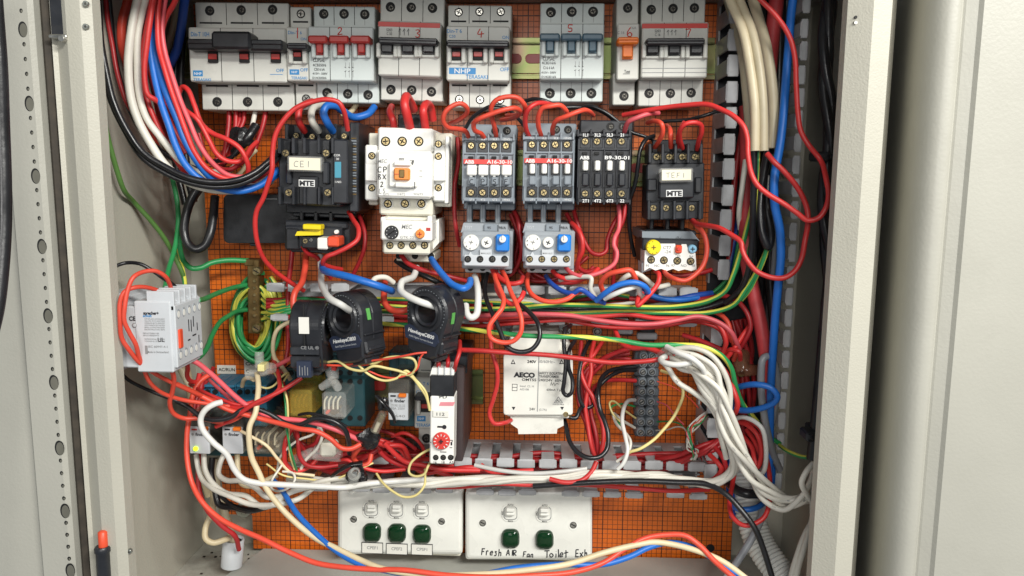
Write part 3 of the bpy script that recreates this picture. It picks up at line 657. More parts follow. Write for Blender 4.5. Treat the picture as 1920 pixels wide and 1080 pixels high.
breaker('three pole breaker with red stripe at the right end of the row', dict(m=M['mcb'], t=(1202, -6, 1322, 41), f=(1203, 42, 1327, 146), b=(1197, 148, 1318, 199), n=3, half=True, roll=-.3, ridge=(128, 136),
    bar=(1212, 71, 1322, 84), stems=[(1213, 1236), (1254, 1276), (1295, 1318)], sy=(86, 103), tm=M['black'], band=(1204, 44, 1327, 53),
    scr=[(1221, 18), (1262, 16), (1302, 15), (1217, 175), (1257, 175), (1296, 174)], txt=[('ABB', 1215, 49, 6, 'inkw', 15), ('S203', 1233, 58, 5, 'ink', 11), ('C 16', 1233, 65, 5, 'ink', 10), ('\u2191\u2191\u2191', 1260, 61, 10, 'ink', 20)], num=('7', 1290, 62, 15)))
# ================================================================ CONTACTORS
# --- black contactor with cream label, left
T = Thing('contactor', 'large black contactor with a cream CE 1 tag and turquoise sticker', 'contactor', 592, 320, 90, 1.5, 'contactors in the middle row')
H = T.part('housing')
H.box(535, 236, 668, 402, 8, 55, M['char'], 1); H.box(548, 385, 662, 408, 8, 50, M['char'], 1)
H.box(522, 262, 640, 386, 50, 82, M['char'], 1.2); H.box(560, 330, 596, 384, 80, 86, M['black'], 1)
for x in (537, 567, 597, 627, 657): H.box(x-3.5, 232, x+4, 264, 50, 70, M['char'], .8)
for x in (523, 549, 570, 597, 623): H.box(x-3, 258, x+3, 288, 78, 92, M['char'], .8); H.box(x-2, 350, x+3, 384, 78, 90, M['char'], .8)
H.box(527, 262, 545, 284, 60, 84, M['black'], .8); H.box(602, 262, 619, 284, 60, 84, M['black'], .8)
H.box(536, 305, 545, 345, 80, 88, M['char'], 1); H.box(604, 303, 616, 345, 80, 88, M['char'], 1)
for x in (553, 578, 606): H.box(x-10, 266, x+9, 290, 68, 79, M['hole'], .5)
A = T.part('auxiliary_block', label='ridged side block with a brown marking strip'); A.box(624, 262, 652, 382, 50, 90, M['char'], 1.0); A.box(655, 230, 672, 398, 8, 72, M['char'], 1)
for i in range(22): A.box(658, 258+i*5, 668, 260.5+i*5, 70, 72.8, M['grey' if i % 3 else 'brassbar'], .2)
q = T.part('turquoise_sticker'); q.rbox(627, 303, 640, 334, 88, 90.3, 1.5, M['cyan'])
for x, y in ((555, 254), (585, 256), (615, 257), (645, 255)): screw(T, x, y, 6.5, 71, 'brass')
for x, y in ((535, 287), (611, 287), (541, 361), (614, 361)): screw(T, x, y, 8, 90, 'brass')
C_ = T.part('tag_holder'); C_.box(538, 293, 603, 322, 84, 93.5, M['clear'], 1.0)
q = T.part('paper_tag', parent=C_, label='cream tag with handwritten CE 1'); q.box(542, 296, 600, 319, 92, 94, M['creampaper'], .1)
hand(q, 'CE1', 551, 302, 11, 94.1, M['inkg'], .6, pitch=1.05, sx=.8)
q = T.part('maker_mark'); q.box(560, 337, 590, 350, 85, 86.4, M['inkw'], .1); q.text('MTE', 575, 343.5, 9, 86.4, M['ink'], w=27, bold=.05)
q.text('COR', 632, 291, 4, 90.1, M['inkw']); q.text('30', 633, 298, 4, 90.1, M['inkw']); q.text('1.NO', 634, 341, 4, 90.1, M['inkw'])
T.done()
T = Thing('overload_relay', 'black overload relay with yellow, white and red tabs', 'overload relay', 595, 445, 85, 1.5, 'overload relays below the contactors')
H = T.part('housing'); H.box(533, 424, 640, 470, 8, 76, M['char'], 1.5); H.box(533, 415, 652, 428, 8, 70, M['char'], 1.5); H.box(640, 418, 656, 468, 8, 66, M['black'], 1); H.box(545, 466, 625, 474, 30, 70, M['black'], 1)
H.box(565, 443, 596, 466, 70, 82, M['black'], 1); H.box(536, 428, 560, 468, 70, 78, M['black'], 1)
for x in (565, 592, 620): H.box(x-4, 395, x+4, 418, 40, 55, M['black'], 1)
q = T.part('yellow_flag'); q.box(567, 421, 601, 431, 76, 88, M['yellow'], .8); q.poly([(557, 434), (601, 430), (601, 441), (553, 442)], 76, 84, M['yellow'])
q = T.part('white_flag'); q.box(594, 446, 614, 468, 74, 92, M['white'], 1)
q = T.part('red_button'); q.box(613, 444, 635, 463, 74, 93, M['redtip'], 1.2)
screw(T, 572, 452, 6, 82, 'brass'); screw(T, 583, 450, 4, 82.2, 'bright'); q = T.part('white_plug'); q.cyl(630, 435, 4, 70, 79, M['white'], 12)
T.done()
q = solo('motor_capacitor_box', 'matt black rounded plastic box beneath the blue cables', 'box', 475, 410, 45)
q.rbox(419, 364, 560, 456, 2, 44, 11, M['black']); q.box(492, 372, 520, 374, 43, 44.6, M['inkg'], .2); q.path([(470, 458, 40), (480, 459, 40)], 3, M['black']); q.build()
# --- white contactor
T = Thing('contactor', 'white contactor with an orange slider and handwritten CP marks', 'contactor', 760, 320, 92, 1.2, 'contactors in the middle row')
H = T.part('housing', label='white body, cream lower tier')
H.box(708, 240, 812, 285, 8, 78, M['white'], 1.5); H.box(706, 284, 810, 372, 8, 92, M['white'], 2)
H.box(711, 368, 811, 404, 8, 74, M['cream'], 1.5); H.box(706, 282, 808, 290, 60, 84, M['white'], 1)
H.box(728, 305, 782, 352, 90, 96, M['white'], 1.5); H.box(738, 303, 770, 311, 94, 99, M['white'], 1); H.box(740, 342, 772, 352, 94, 99, M['white'], 1)
for s in (0, 1):
    A = T.part('auxiliary_block')
    if s == 0:
        A.box(684, 272, 708, 376, 8, 76, M['white'], 1.2); A.box(691, 250, 709, 385, 8, 62, M['cream'], 1); A.box(684, 306, 707, 340, 70, 82, M['white'], 1)
        for y in (292, 352): screw(T, 697, y, 7, 76.2, 'brass')
    else:
        A.box(812, 272, 834, 378, 8, 76, M['white'], 1.2); A.box(812, 250, 847, 388, 8, 60, M['cream'], 1); A.box(834, 255, 841, 382, 30, 76, M['white'], 1); A.box(812, 306, 834, 340, 70, 82, M['white'], 1)
        for i in range(15): A.box(841.5, 292+i*5, 845, 294+i*5, 59, 61, M['inkg'], 0)
        for y in (270, 293, 352): screw(T, 822, y, 7, 76.2 , 'brass')
for x in (723, 754, 785): screw(T, x, 265, 9, 78.3, 'brass')
for x in (727, 759, 790):
    q = T.part('terminal_collar'); q.cyl(x, 382, 10.5, 70, 75, M['white'], 20)
    screw(T, x, 382, 8, 75.3, 'brass')
q = T.part('slider', label='orange slider in the middle'); q.box(738, 315, 768, 338, 94, 100, M['orange'], 1); q.box(748, 318, 758, 333, 99, 101, M['brassbar'], .6); q.box(739, 326, 747, 327, 99, 100.4, M['redtog'], 0)
q = T.part('handwriting', label='black marker writing CP 8X 2'); hand(q, 'CP', 708, 313, 10, 92.2, M['ink'], .8, 1.0, .8); hand(q, '8X', 708, 327, 9, 92.2, M['ink'], .8, 1.0, .8); hand(q, '2', 713, 341, 9, 92.2, M['ink'], .8); hand(q, 'LS', 711, 354, 8, 92.2, M['inkg'], .6, .8)
q = T.part('printed_lettering'); q.text('MEC', 717, 302, 7, 92.1, M['inkg'], w=18, shear=.2); q.text('W/L3', 752, 300, 3, 92.1, M['inkg']); q.box(748, 297, 758, 298.5, 91.5, 92.3, M['ink'], 0); q.box(768, 300, 772, 301, 98, 99.3, M['ink'], 0)
for (s, x) in (('U/T1', 724), ('V/4/T2', 752), ('W/6/T3', 784)): q.text(s, x, 364, 4, 92.1, M['inkg'])
q.box(773, 300, 774.2, 309, 91, 96.5, M['ink'], 0); q.box(777, 341, 778.2, 353, 91, 96.5, M['ink'], 0); q.box(786, 320, 792, 321, 91, 92.3, M['ink'], 0); q.box(786, 331, 792, 332, 91, 92.3, M['ink'], 0)
T.done()
T = Thing('overload_relay', 'white overload relay with one black dial and one orange dial', 'overload relay', 765, 445, 88, 1.2, 'overload relays below the contactors')
H = T.part('housing'); H.box(713, 414, 810, 452, 8, 88, M['white'], 1.5); H.box(717, 450, 806, 477, 8, 80, M['cream'], 1.5); H.box(713, 407, 722, 420, 60, 84, M['white'], 1); H.box(800, 405, 810, 418, 60, 84, M['white'], 1)
H.box(743, 474, 815, 491, 8, 50, M['cream'], 1); H.box(722, 404, 802, 414, 8, 70, M['cream'], 1); H.poly([(810, 420), (823, 410), (823, 455), (810, 470)], 20, 60, M['white'])
q = T.part('current_dial', label='black current dial'); q.cyl(734, 436, 13, 86, 89.5, M['black'], 28); q.path([(728, 440, 90), (740, 432, 90)], 1, M['hole'], n=1); 
for a in range(0, 360, 40): q.cyl(734+9.5*math.cos(R(a)), 436+9.5*math.sin(R(a)), .8, 89, 89.8, M['inkw'], 6)
q = T.part('reset_dial', label='orange reset dial'); q.cyl(787, 439, 8.5, 86, 91, M['orange'], 24); q.poly([(783, 433), (787, 428), (791, 433)], 86, 90.5, M['orange']); q.path([(783, 439, 91.2), (791, 439, 91.2)], .8, M['redtog'], n=1); q.path([(787, 435, 91.2), (787, 443, 91.2)], .8, M['redtog'], n=1)
q = T.part('trip_window'); q.box(799, 427, 807, 433, 87, 88.3, M['redtog'], 0)
q = T.part('printed_lettering'); q.text('MEC', 763, 425, 8, 88.1, M['inkg'], w=20, shear=.2); q.text('GTK-22', 763, 445, 5, 88.1, M['inkg'], w=26)
for x in (731, 752, 774, 796): screw(T, x, 460, 7, 80.2, 'brass')
for x in (748, 778, 808): screw(T, x, 480, 6, 50.2, 'none', name='lug_hole')
T.done()
q = solo('terminal_block', 'small black terminal block behind the thick red leads', 'terminal block', 768, 228, 40); q.box(746, 214, 790, 245, 8, 40, M['char'], 1)
for x in (757, 780): q.cyl(x, 227, 7, 38, 40.3, M['hole'], 14)
q.build()
# --- grey and black small contactors
def small(label, x0, x1, y0, y1, sx, m, brandm, model, band, tabs, roll=0, legs=True):
    T = Thing('contactor', label, 'contactor', (x0+x1)/2, (y0+y1)/2, 85, roll, 'contactors in the middle row')
    H = T.part('housing'); w_ = x1-x0
    H.box(x0+4, y0-22, x1-1, y1+14 if legs else y1, 8, 52, m, 1)
    H.box(x0, y0, x1-3, y1, 8, 82, m, 1.2); H.box(x0+1, y0+12, x1-5, y0+34, 80, 83.5, m, .5)
    for k in range(5):
        x = x0+2+(w_-7)*k/4; H.box(x-1.7, y0-6, x+2.0, y0+8, 55, 86, m, .7); H.box(x-1.2, y1-8, x+1.6, y1+2, 60, 85, m, .6)
        H.box(x-1.3, y0+32, x+1.3, y1-30, 81, 84.5, m, .5)
    H.box(x0+1, y0+2, x1-5, y0+8, 80, 85, m, .5); H.box(x0+1, y1-9, x1-5, y1-2, 80, 85, m, .5)
    sy0, sy1 = y0+18, y1-20
    for x in sx:
        S = T.part('terminal_socket'); S.box(x-10.5, sy0-8, x+9.5, sy0+12, 80, 83.9, M['black'], .4); S = T.part('terminal_socket'); S.box(x-10, sy1-10, x+9.5, sy1+10, 80, 83.9, M['black'], .4)
        screw(T, x-1, sy0-1, 7.5, 84.2, 'brass'); screw(T, x-1, sy1+1, 7.5, 84.2, 'brass')
        H.box(x-6, y0+37, x+3, y0+42, 82, 84.2, M['hole'], .2)
        t = T.part('white_tab'); t.box(x-(9 if tabs == 'wide' else 5), y0+53, x+(9.5 if tabs == 'wide' else 5), y0+(73 if tabs == 'wide' else 72), 82, 88, M['white'], .9)
        if tabs == 'wide': t.box(x-4, y0+70, x+2, y0+76, 84, 86.5, M['white'], .6)
        else: H.box(x-9, y0+52, x+9, y0+74, 81, 83.4, M['black'], .2)
        H.box(x-6.5, y0+76, x+6.5, y1-33, 82, 87.5, m, 1)
    if legs or True:
        for x in sx[-2:]: screw(T, x+1, y0-11, 7.5, 52.3, 'dark')
    B = T.part('brand_band')
    if band: B.box(x0+3, y0+43, x1-9, y0+52, 83, 85.3, M['red'], .1)
    B.text('ABB', x0+14, y0+47.5, 6.5, 85.3 if band else 84.6, M['inkw'], w=18, bold=.03); B.text(model, x1-(31 if band else 29), y0+47.5, 6.5, 85.3 if band else 84.6, M['inkw'], w=48 if band else 46, bold=.02)
    tm = M['inkw']
    for k, x in enumerate(sx):
        up = (['1L1', '3L2', '5L3', '13NO'] if band else ['1L1', '3L2', '5L3', '21'])[k]; dn = (['2T1', '4T2', '6T3', '14NO'] if band else ['2T1', '4T2', '6T3', '22'])[k]
        B.text(up, x, y0+5, 4 if band else 6, 85.2, tm, bold=.0 if band else .02); B.text(dn, x, y1-5.5, 4 if band else 6, 85.2, tm, bold=.0 if band else .02)
    if tabs == 'wide':
        Q = T.part('handwriting', label='letters C P S F in black marker')
        for c, x in zip('CPSF', sx): hand(Q, c, x-4, y0+80, 9, 87.6, M['ink'], .7, sx=.85)
    if legs:
        for k, x in enumerate((x0+14, x0+39, x0+67)):
            g = T.part('busbar_leg'); g.box(x-5, y1+2, x+5, y1+42, 40, 56, m, .8); g.box(x-3.5, y1+4, x-1, y1+40, 55, 57, M['grey2'], .4)
    T.done()
small('grey contactor lettered C P S F on its lower tabs', 866, 968, 256, 380, (884, 905.5, 927.5, 949.5), M['grey'], 0, 'A16-30-10', True, 'wide', .8)
small('grey contactor with plain lower tabs, between the lettered one and the black one', 980, 1080, 254, 380, (998, 1020.5, 1042, 1064), M['grey'], 0, 'A16-30-10', True, 'slim', .4)
small('small black contactor with large white terminal numbers', 1082, 1186, 248, 382, (1098, 1120.5, 1143.5, 1166.5), M['char'], 0, 'B9-30-01', False, 'slim', .3, legs=False)
def small_ol(label, x0, dial):
    x1 = x0+100; T = Thing('overload_relay', label, 'overload relay', x0+50, 465, 85, .8, 'overload relays below the contactors')
    H = T.part('housing'); H.box(x0+2, 432, x1-3, 505, 8, 70, M['grey2'], 1); H.box(x0, 442, x1-8, 494, 60, 84, M['grey2'], 1.5)
    H.poly([(x0+5, 418), (x0+86, 420), (x0+92, 438), (x0, 436)], 8, 74, M['grey2'], ); H.box(x0+2, 434, x1-9, 446, 60, 80, M['grey2'], 1.5)
    H.box(x0+43, 420, x0+69, 434, 70, 76, M['grey'], .6); H.box(x0+70, 420, x0+88, 436, 70, 77, M['grey2'], .6)
    H.box(x0+8, 498, x1-4, 512, 8, 58, M['lgrey'], 1)
    F_ = T.part('front_strip', label='white strip of four terminals'); F_.box(x0+5, 479, x0+90, 500, 60, 87, M['lgrey'], 1); F_.poly([(x0+36, 479), (x0+36, 468), (x0+58, 468), (x0+58, 479)], 70, 86, M['lgrey']); F_.poly([(x0+13, 480), (x0+18, 472), (x0+23, 480)], 70, 86, M['lgrey'])
    for k in range(4): screw(T, x0+13+k*23, 486, 6.5, 87.2, 'brass' if dial else 'dark')
    for k in range(4): screw(T, x0+18+k*23, 503, 5.5, 58.2, 'none', name='lug_hole')
    D = T.part('current_dial'); D.cyl(x0+19, 455, 15, 82, 86.5, M['white'], 30); D.path([(x0+15, 453, 86.8), (x0+23, 455, 86.8)], .7, M['inkg'], n=1); D.path([(x0+18, 458, 86.8), (x0+21, 451, 86.8)], .7, M['inkg'], n=1)
    for k, a in enumerate(range(20, 300, 40)): D.text('1.4A'[k % 4], x0+19+11*math.cos(R(a+dial*60)), 455+11*math.sin(R(a+dial*60)), 4, 86.6, M['ink'])
    E = T.part('mode_dial'); E.cyl(x0+48, 455, 10.5, 82, 87, M['white'], 26); E.path([(x0+44, 453, 87.3), (x0+52, 457, 87.3)], .9, M['ink'], n=1); E.path([(x0+46, 459, 87.3), (x0+50, 451, 87.3)], .9, M['ink'], n=1)
    B = T.part('reset_button', label='blue reset button'); B.box(x0+65, 440, x0+91, 472, 82, 89, M['blue'], 1.2); K_ = T.part('knob', parent=B); K_.cyl(x0+78, 449, 6.5, 88, 93, M['white'], 18); K_.box(x0+76.5, 442, x0+79.5, 450, 88, 94, M['white'], .5)
    L = T.part('printed_lettering'); L.text('TEST', x0+14, 426, 5, 74.2, M['lgrey']); L.text('95', x0+53, 427, 5, 76.1, M['ink']); L.text('98/A', x0+78, 427, 5, 77.2, M['ink']); L.text('MAN AUT', x0+47, 475, 3, 86.1, M['inkg'])
    T.done()
small_ol('grey overload relay with blue button, under the lettered contactor', 864, 0)
small_ol('grey overload relay with blue button, under the plain grey contactor', 980, 1)
# --- right black contactor
T = Thing('contactor', 'black contactor with a cream TEF 1 tag at the right', 'contactor', 1265, 340, 85, -1.2, 'contactors in the middle row')
H = T.part('housing'); H.box(1222, 262, 1316, 410, 8, 52, M['char'], 1); H.box(1212, 306, 1320, 412, 50, 78, M['char'], 1); H.box(1218, 284, 1318, 312, 50, 74, M['char'], 1)
H.box(1236, 322, 1302, 372, 76, 86, M['char'], 1.2); H.box(1214, 335, 1232, 358, 76, 82, M['char'], 1); H.box(1303, 332, 1316, 362, 76, 82, M['char'], 1); H.box(1220, 375, 1312, 378, 76, 80, M['black'], .5)
for x in (1219, 1243, 1267, 1291, 1315):
    H.box(x-3, 269, x+3, 306, 60, 84, M['char'], .8); H.box(x-5, 376, x+1, 412, 60, 84, M['char'], .8)
for x in (1231, 1255, 1279, 1303): 
    screw(T, x, 294, 7.5, 74.3, 'brass'); screw(T, x-6, 390, 7.5, 78.3, 'brass')
C_ = T.part('tag_holder'); C_.box(1237, 315, 1300, 342, 84, 91, M['clear'], 1)
q = T.part('paper_tag', parent=C_, label='cream tag with handwritten TEF 1'); q.box(1241, 318, 1296, 338, 90, 91.6, M['creampaper'], .1); hand(q, 'TEF1', 1249, 324, 9, 91.7, M['inkg'], .6, pitch=1.1, sx=.8)
q = T.part('maker_mark'); q.box(1249, 356, 1280, 369, 85, 86.4, M['inkw'], .1); q.text('MTE', 1264.5, 362.5, 9, 86.4, M['ink'], w=28, bold=.05)
T.done()
T = Thing('overload_relay', 'black and white overload relay with a yellow dial', 'overload relay', 1258, 470, 85, 1.0, 'overload relays below the contactors')
H = T.part('housing'); H.box(1208, 432, 1304, 500, 8, 70, M['char'], 1); H.poly([(1204, 434), (1298, 434), (1312, 452), (1204, 450)], 8, 76, M['grey'])
H.box(1204, 448, 1310, 470, 60, 84, M['char'], 1)
for x in (1222, 1252, 1280): H.box(x-4, 408, x+4, 436, 40, 55, M['char'], 1)
F_ = T.part('front_plate', label='white terminal plate'); F_.poly([(1209, 470), (1236, 457), (1266, 457), (1268, 474), (1276, 474), (1278, 458), (1287, 458), (1292, 474), (1304, 474), (1306, 505), (1296, 508), (1284, 505), (1272, 508), (1262, 504), (1250, 508), (1240, 504), (1229, 507), (1218, 502), (1208, 508)], 60, 86, M['white'])
F_.poly([(1203, 492), (1210, 496), (1222, 505), (1203, 512)], 56, 78, M['lgrey'])
for x, y in ((1221, 487), (1245, 488), (1270, 489), (1295, 490)): screw(T, x, y, 7.5, 86.3, 'brass')
q = T.part('current_dial', label='yellow dial'); q.cyl(1226, 464, 14, 84, 89.5, M['yellow'], 30); q.path([(1222, 464, 89.8), (1230, 464, 89.8)], .8, M['brassbar'], n=1); q.path([(1226, 460, 89.8), (1226, 468, 89.8)], .8, M['brassbar'], n=1)
for a in range(60, 300, 40): q.cyl(1226+11*math.cos(R(a)), 464+11*math.sin(R(a)), .8, 89, 89.8, M['ink'], 6)
q = T.part('test_button', label='red test button'); q.box(1267, 460, 1279, 475, 80, 89, M['redtip'], .8); q.cyl(1273, 467, 3.5, 88, 90, M['red'], 14)
q = T.part('mode_screw', label='pale blue screw'); q.cyl(1299, 467, 8, 82, 88, mat('pale_blue', (0.25, 0.5, 0.68), 0.4), 20); q.path([(1295, 467, 88.2), (1303, 467, 88.2)], .9, M['ink'], n=1); q.path([(1299, 463, 88.2), (1299, 471, 88.2)], .9, M['ink'], n=1)
L = T.part('printed_lettering'); L.text('CT7', 1251, 464, 6, 86.1, M['inkg'], w=15); L.text('-24', 1252, 472, 6, 86.1, M['inkg'], w=12); L.text('Test', 1271, 479, 4, 86.1, M['inkg']); L.text('Aut', 1296, 480, 4, 86.1, M['inkg'])
for s, x in (('95', 1214), ('NC', 1232), ('96', 1252), ('97', 1262), ('NO', 1282), ('98', 1300)): L.text(s, x, 498, 5, 86.1, M['inkg'])
L.text('-/_', 1238, 446, 5, 76.2, M['ink']); L.text('-[]-/', 1272, 446, 5, 76.2, M['ink']); T.done()
# --- contactor on the left side wall (faces right); mm frame
za = -P(327, 570, 171).z*1000; zb_ = -P(327, 688, 171).z*1000
Mw = Matrix(((0, -1, 0, -0.300), (1, 0, 0, -0.171), (0, 0, 1, -za*0.001), (0, 0, 0, 1)))
# local x runs into the cabinet (0 near .. 46 far), local -y = out from the wall, y-down measured from the top
T = Thing('contactor', 'light grey contactor mounted sideways on the left cabinet wall', 'contactor', matrix=Mw, group='contactors in the middle row')
Hh = zb_-za; H = T.part('housing', 'mm')
H.box(-1, 2, 44, Hh+1, 3, 38, M['lgrey'], 1); H.box(0, -4, 44, Hh*.88, 3, 24, M['lgrey'], 1); H.box(0, 0, 44, Hh, 36, 61, M['lgrey'], 1); H.box(2, -7, 42, 6, 10, 22, M['lgrey'], 1)
H.box(4, Hh, 40, Hh+6, 6, 16, M['lgrey'], 1)
H.box(-1.6, -2, 44, Hh+4, 33, 60, M['lgrey'], 1); H.box(0, 1, 43, Hh+1, 58, 62.5, M['lgrey'], .8)
for k in range(5):
    x = 1+k*9; H.box(x-1, -9, x+1.5, 5, 42, 62, M['lgrey'], .5)
for k in range(5):
    for (yy) in (8, Hh-8):
        q = T.part('terminal_hole', 'mm'); q.cyl(5+k*8.7, yy, 3.1, 61, 62.8, M['grey2'], 16, sq=1.25); q.cyl(5+k*8.7, yy+.4, 2.4, 61, 62.9, M['white'], 16, sq=1.2)
q = T.part('indicator_slider', 'mm', label='red indicator'); q.box(3, Hh*.42, 8, Hh*.72, 60, 64, M['redtip'], .5)
q = T.part('printed_lettering', 'mm')
for (x, y, a, b) in ((20, 15, 21, 24), (24, 16, 25, 25), (18, 30, 22, 31), (26, 28, 32, 29), (28, 14, 29, 22), (34, 20, 35, 26), (36, 30, 37, 36), (12, 36, 16, 37)): q.box(x, y, a, b, 62, 62.75, M['ink'], 0)
q = T.part('rating_label', 'px', label='small black print and CE mark on its near side'); d = 172.7
q.text('CE', 248, 597, 8, d-.1, M['ink'], w=12, bold=.02); q.cyl(252, 610, 4.6, d-.5, d, M['inkg'], 16); q.cyl(252, 610, 3.2, d-.5, d+.1, M['lgrey'], 16)
q.text('sprecher+', 283, 587, 6, d, M['ink'], w=29, bold=.04); q.text('schuh', 276, 592, 5, d, M['bluep'], w=16, bold=.03)
rr = random.Random(3)
for i, y in enumerate((598, 602, 606, 610, 614, 618, 625, 629, 636, 640)):
    q.text(''.join(rr.choice('AV0123456789kW ./') for _ in range(22)), 290 if i < 6 or i > 7 else 283, y, 3, d, M['inkg'], w=38 if i < 6 or i > 7 else 30, bold=0)
q.text('UL', 302, 637, 8, d, M['ink'], w=12); q.text('IEC 60947-4-1', 296, 650, 4, d, M['inkg'], w=36); q.text('Made in Switzerland', 296, 660, 4, d, M['inkg'], w=40)
q.box(272, 648, 277, 664, d-.4, d+.05, M['inkg'], 0)
T.done()
# ================================================================ CURRENT SWITCHES (split ring sensors)
def mm_frame(px, py, d, yaw, roll, pitch=0):
    o = P(px, py, d); return Matrix.Translation(o) @ Matrix.Rotation(R(yaw), 4, 'Z') @ Matrix.Rotation(R(pitch), 4, 'X') @ Matrix.Rotation(R(roll), 4, 'Y')
def ct(label, px, py, d, yaw, roll, txt=True, edge=False):
    T = Thing('current_sensor', label, 'current sensor', matrix=mm_frame(px, py, d, yaw, roll), group='black split ring current sensors')
    H = T.part('housing', 'mm'); N_ = 48; ho = 8.6; th = 12.5
    def outer(a):                     # polar outline around the hole centre; y down
        c, s = math.cos(a), math.sin(a)
        if s <= 0: return 20.5
        r = 1e9
        r = min(r, 20.5/(abs(c)+7/36*s))
        if s > 1e-6: r = min(r, 36/s)
        r = min(r, 20.5+17*s)
        return r
    angs = [2*math.pi*k/N_ for k in range(N_)]
    def ring(rf, dd): return [H.fr(rf(a)*math.cos(a), rf(a)*math.sin(a), dd) for a in angs]
    loops = [ring(lambda a: ho, -th), ring(lambda a: outer(a)-1.6, -th), ring(outer, -th+1.6), ring(outer, -1.0), ring(lambda a: outer(a)-.7, -.4), ring(lambda a: outer(a)-.7, .4), ring(outer, 1.0), ring(outer, th-1.6), ring(lambda a: outer(a)-1.6, th), ring(lambda a: 16.2, th), ring(lambda a: 15.4, th+1.6), ring(lambda a: 13.4, th+1.6), ring(lambda a: 12.2, th-.6), ring(lambda a: 10.2, th+.6), ring(lambda a: ho, th-.8), ring(lambda a: ho, -th)]
    V = [v for l in loops for v in l]; F = []
    for i in range(len(loops)-1):
        for k in range(N_):
            k2 = (k+1) % N_; F.append((i*N_+k, i*N_+k2, (i+1)*N_+k2, (i+1)*N_+k))
    H.add(V, F, M['ct'], False)
    for k in range(40):
        a = k*2*math.pi/40
        if math.sin(a) < .55: H.box(17.8*math.cos(a)-.3, 17.8*math.sin(a)-.3, 17.8*math.cos(a)+.3, 17.8*math.sin(a)+.3, th-.3, th+.15, M['grey2'], 0)
    # hinge shoulder and clamp block lower down
    H.box(-10, 34, 12, 39, -8, 8, M['ct'], 1)
    H.box(12, 20, 18.5, 31, -11, 11, M['ct'], 1.8); H.box(12, 26, 20, 28.5, -8, 9, M['ct'], .8)
    H.box(12, 15, 19.6, 16.5, -11, 11, M['ct'], .6)
    if txt: L = T.part('name_label', 'mm', label='dark label with white lettering'); L.poly([(-19, 15.5), (-15, 13.0), (10, 13.0), (14, 15), (16, 20), (13, 24.5), (-16.5, 24.5)], th-1, th+.9, M['navy'])
    if txt: L.text('Hawkeye\u00ae800', -1.5, 17.2, 3.0, th+.95, M['inkw'], w=26, bold=.03, shear=.15); L.text('Solid Digital Current Switch', -1, 21.6, 1.5, th+.95, M['lgrey'], w=24, bold=0)
    G = T.part('edge_sticker', 'mm', label='small white sticker' if edge else 'small green sticker')
    V = []
    x = 20.75 if not edge else -21.35; y0, y1, a, b = (-4, 5, 2.5, 6.2) if not edge else (-10, 3, -4, 4)
    q = [Vector((x, -a, -y0)), Vector((x, -b, -y0)), Vector((x, -b, -y1)), Vector((x, -a, -y1))]; q2 = [v+Vector((-.5 if x > 0 else .5, 0, 0)) for v in q]
    G.add([v*0.001 for v in q+q2], [(0, 1, 2, 3), (7, 6, 5, 4), (0, 4, 5, 1), (1, 5, 6, 2), (2, 6, 7, 3), (3, 7, 4, 0)], M['greenlab'] if not edge else M['paper'])
    return T
T = ct('black ring sensor facing left, under the white contactor', 817, 582, 112, -30, 9); T.done()
T = ct('black ring sensor leaning right, in the middle of the three', 664, 592, 110, -32, -13); T.done()
T = ct('black ring sensor seen edge on with a white sticker', 585, 610, 108, 90, 1.0, txt=False, edge=True)
T.parts[0].box(-21.9, 13.5, -18, 20, -11.5, 11.5, M['char'], .8); T.parts[0].box(-21.4, 21, -16, 30, -11.6, 11.6, M['ct'], .8); T.parts[0].box(-21.2, -20, -20, 34, -.4, .4, M['hole'], 0)
q = T.part('edge_label', 'px', label='dark label with small print on the lower edge'); q.box(556, 678, 583, 708, 128, 134, M['navy'], .2)
for k in range(4): q.box(561+k*5, 686+(k % 2)*3, 562.2+k*5, 704, 133, 134.3, M['inkg'], 0)
q.text('CE UL \u00ae', 581, 652, 6, 135.2, M['inkg'], w=34); T.done()
# ================================================================ RELAYS, SOCKETS
def socket(label, x0, y0, x1, y1, d, m, rows, ncol, steps=2):
    T = Thing('relay_socket', label, 'relay socket', (x0+x1)/2, (y0+y1)/2, d, 0, 'teal relay sockets')
    H = T.part('housing'); h_ = (y1-y0)/2
    H.box(x0, y0, x1, y1, 8, d-14, m, 1); H.box(x0, y0+h_*.72, x1, y1, 20, d, m, 1); H.box(x0+1, y0, x1-1, y0+5, 20, d-10, m, 1)
    for k in range(ncol):
        x = x0+(x1-x0)*(k+.5)/ncol
        for yy, dd in rows: 
            q = T.part('terminal_hole'); q.cyl(x, yy, 5, dd-2, dd+.4, M['hole'], 14)
        H.box(x-(x1-x0)/ncol/2-.8, y0-2, x-(x1-x0)/ncol/2+.8, y0+24, 20, d-12, m, .3)
    T.done(); return T
socket('long blue socket strip under the AC/RUN tag', 381, 722, 440, 800, 62, M['tealb'], [(735, 48.5), (770, 62.3)], 4)
socket('blue socket right of the first blue one, crossed by a cream wire', 442, 722, 500, 800, 62, M['tealb'], [(735, 48.5), (770, 62.3)], 4)
socket('teal socket directly behind the clear relay', 610, 662, 684, 800, 62, M['teal'], [(670, 48.5), (699, 48.5), (716, 62.3), (784, 62.3)], 4)
socket('dark teal socket behind the amber relay', 536, 690, 604, 805, 56, M['teal'], [(700, 42.5)], 4)
socket('teal socket above the relay numbered 55.32', 730, 662, 778, 800, 56, M['teal'], [(699, 42.5)], 3)
q = solo('socket_rail_base', 'teal lower socket edge below the front relays', 'socket base', 455, 852, 50); q.box(360, 838, 535, 856, 8, 55, M['teal'], 1); q.build()
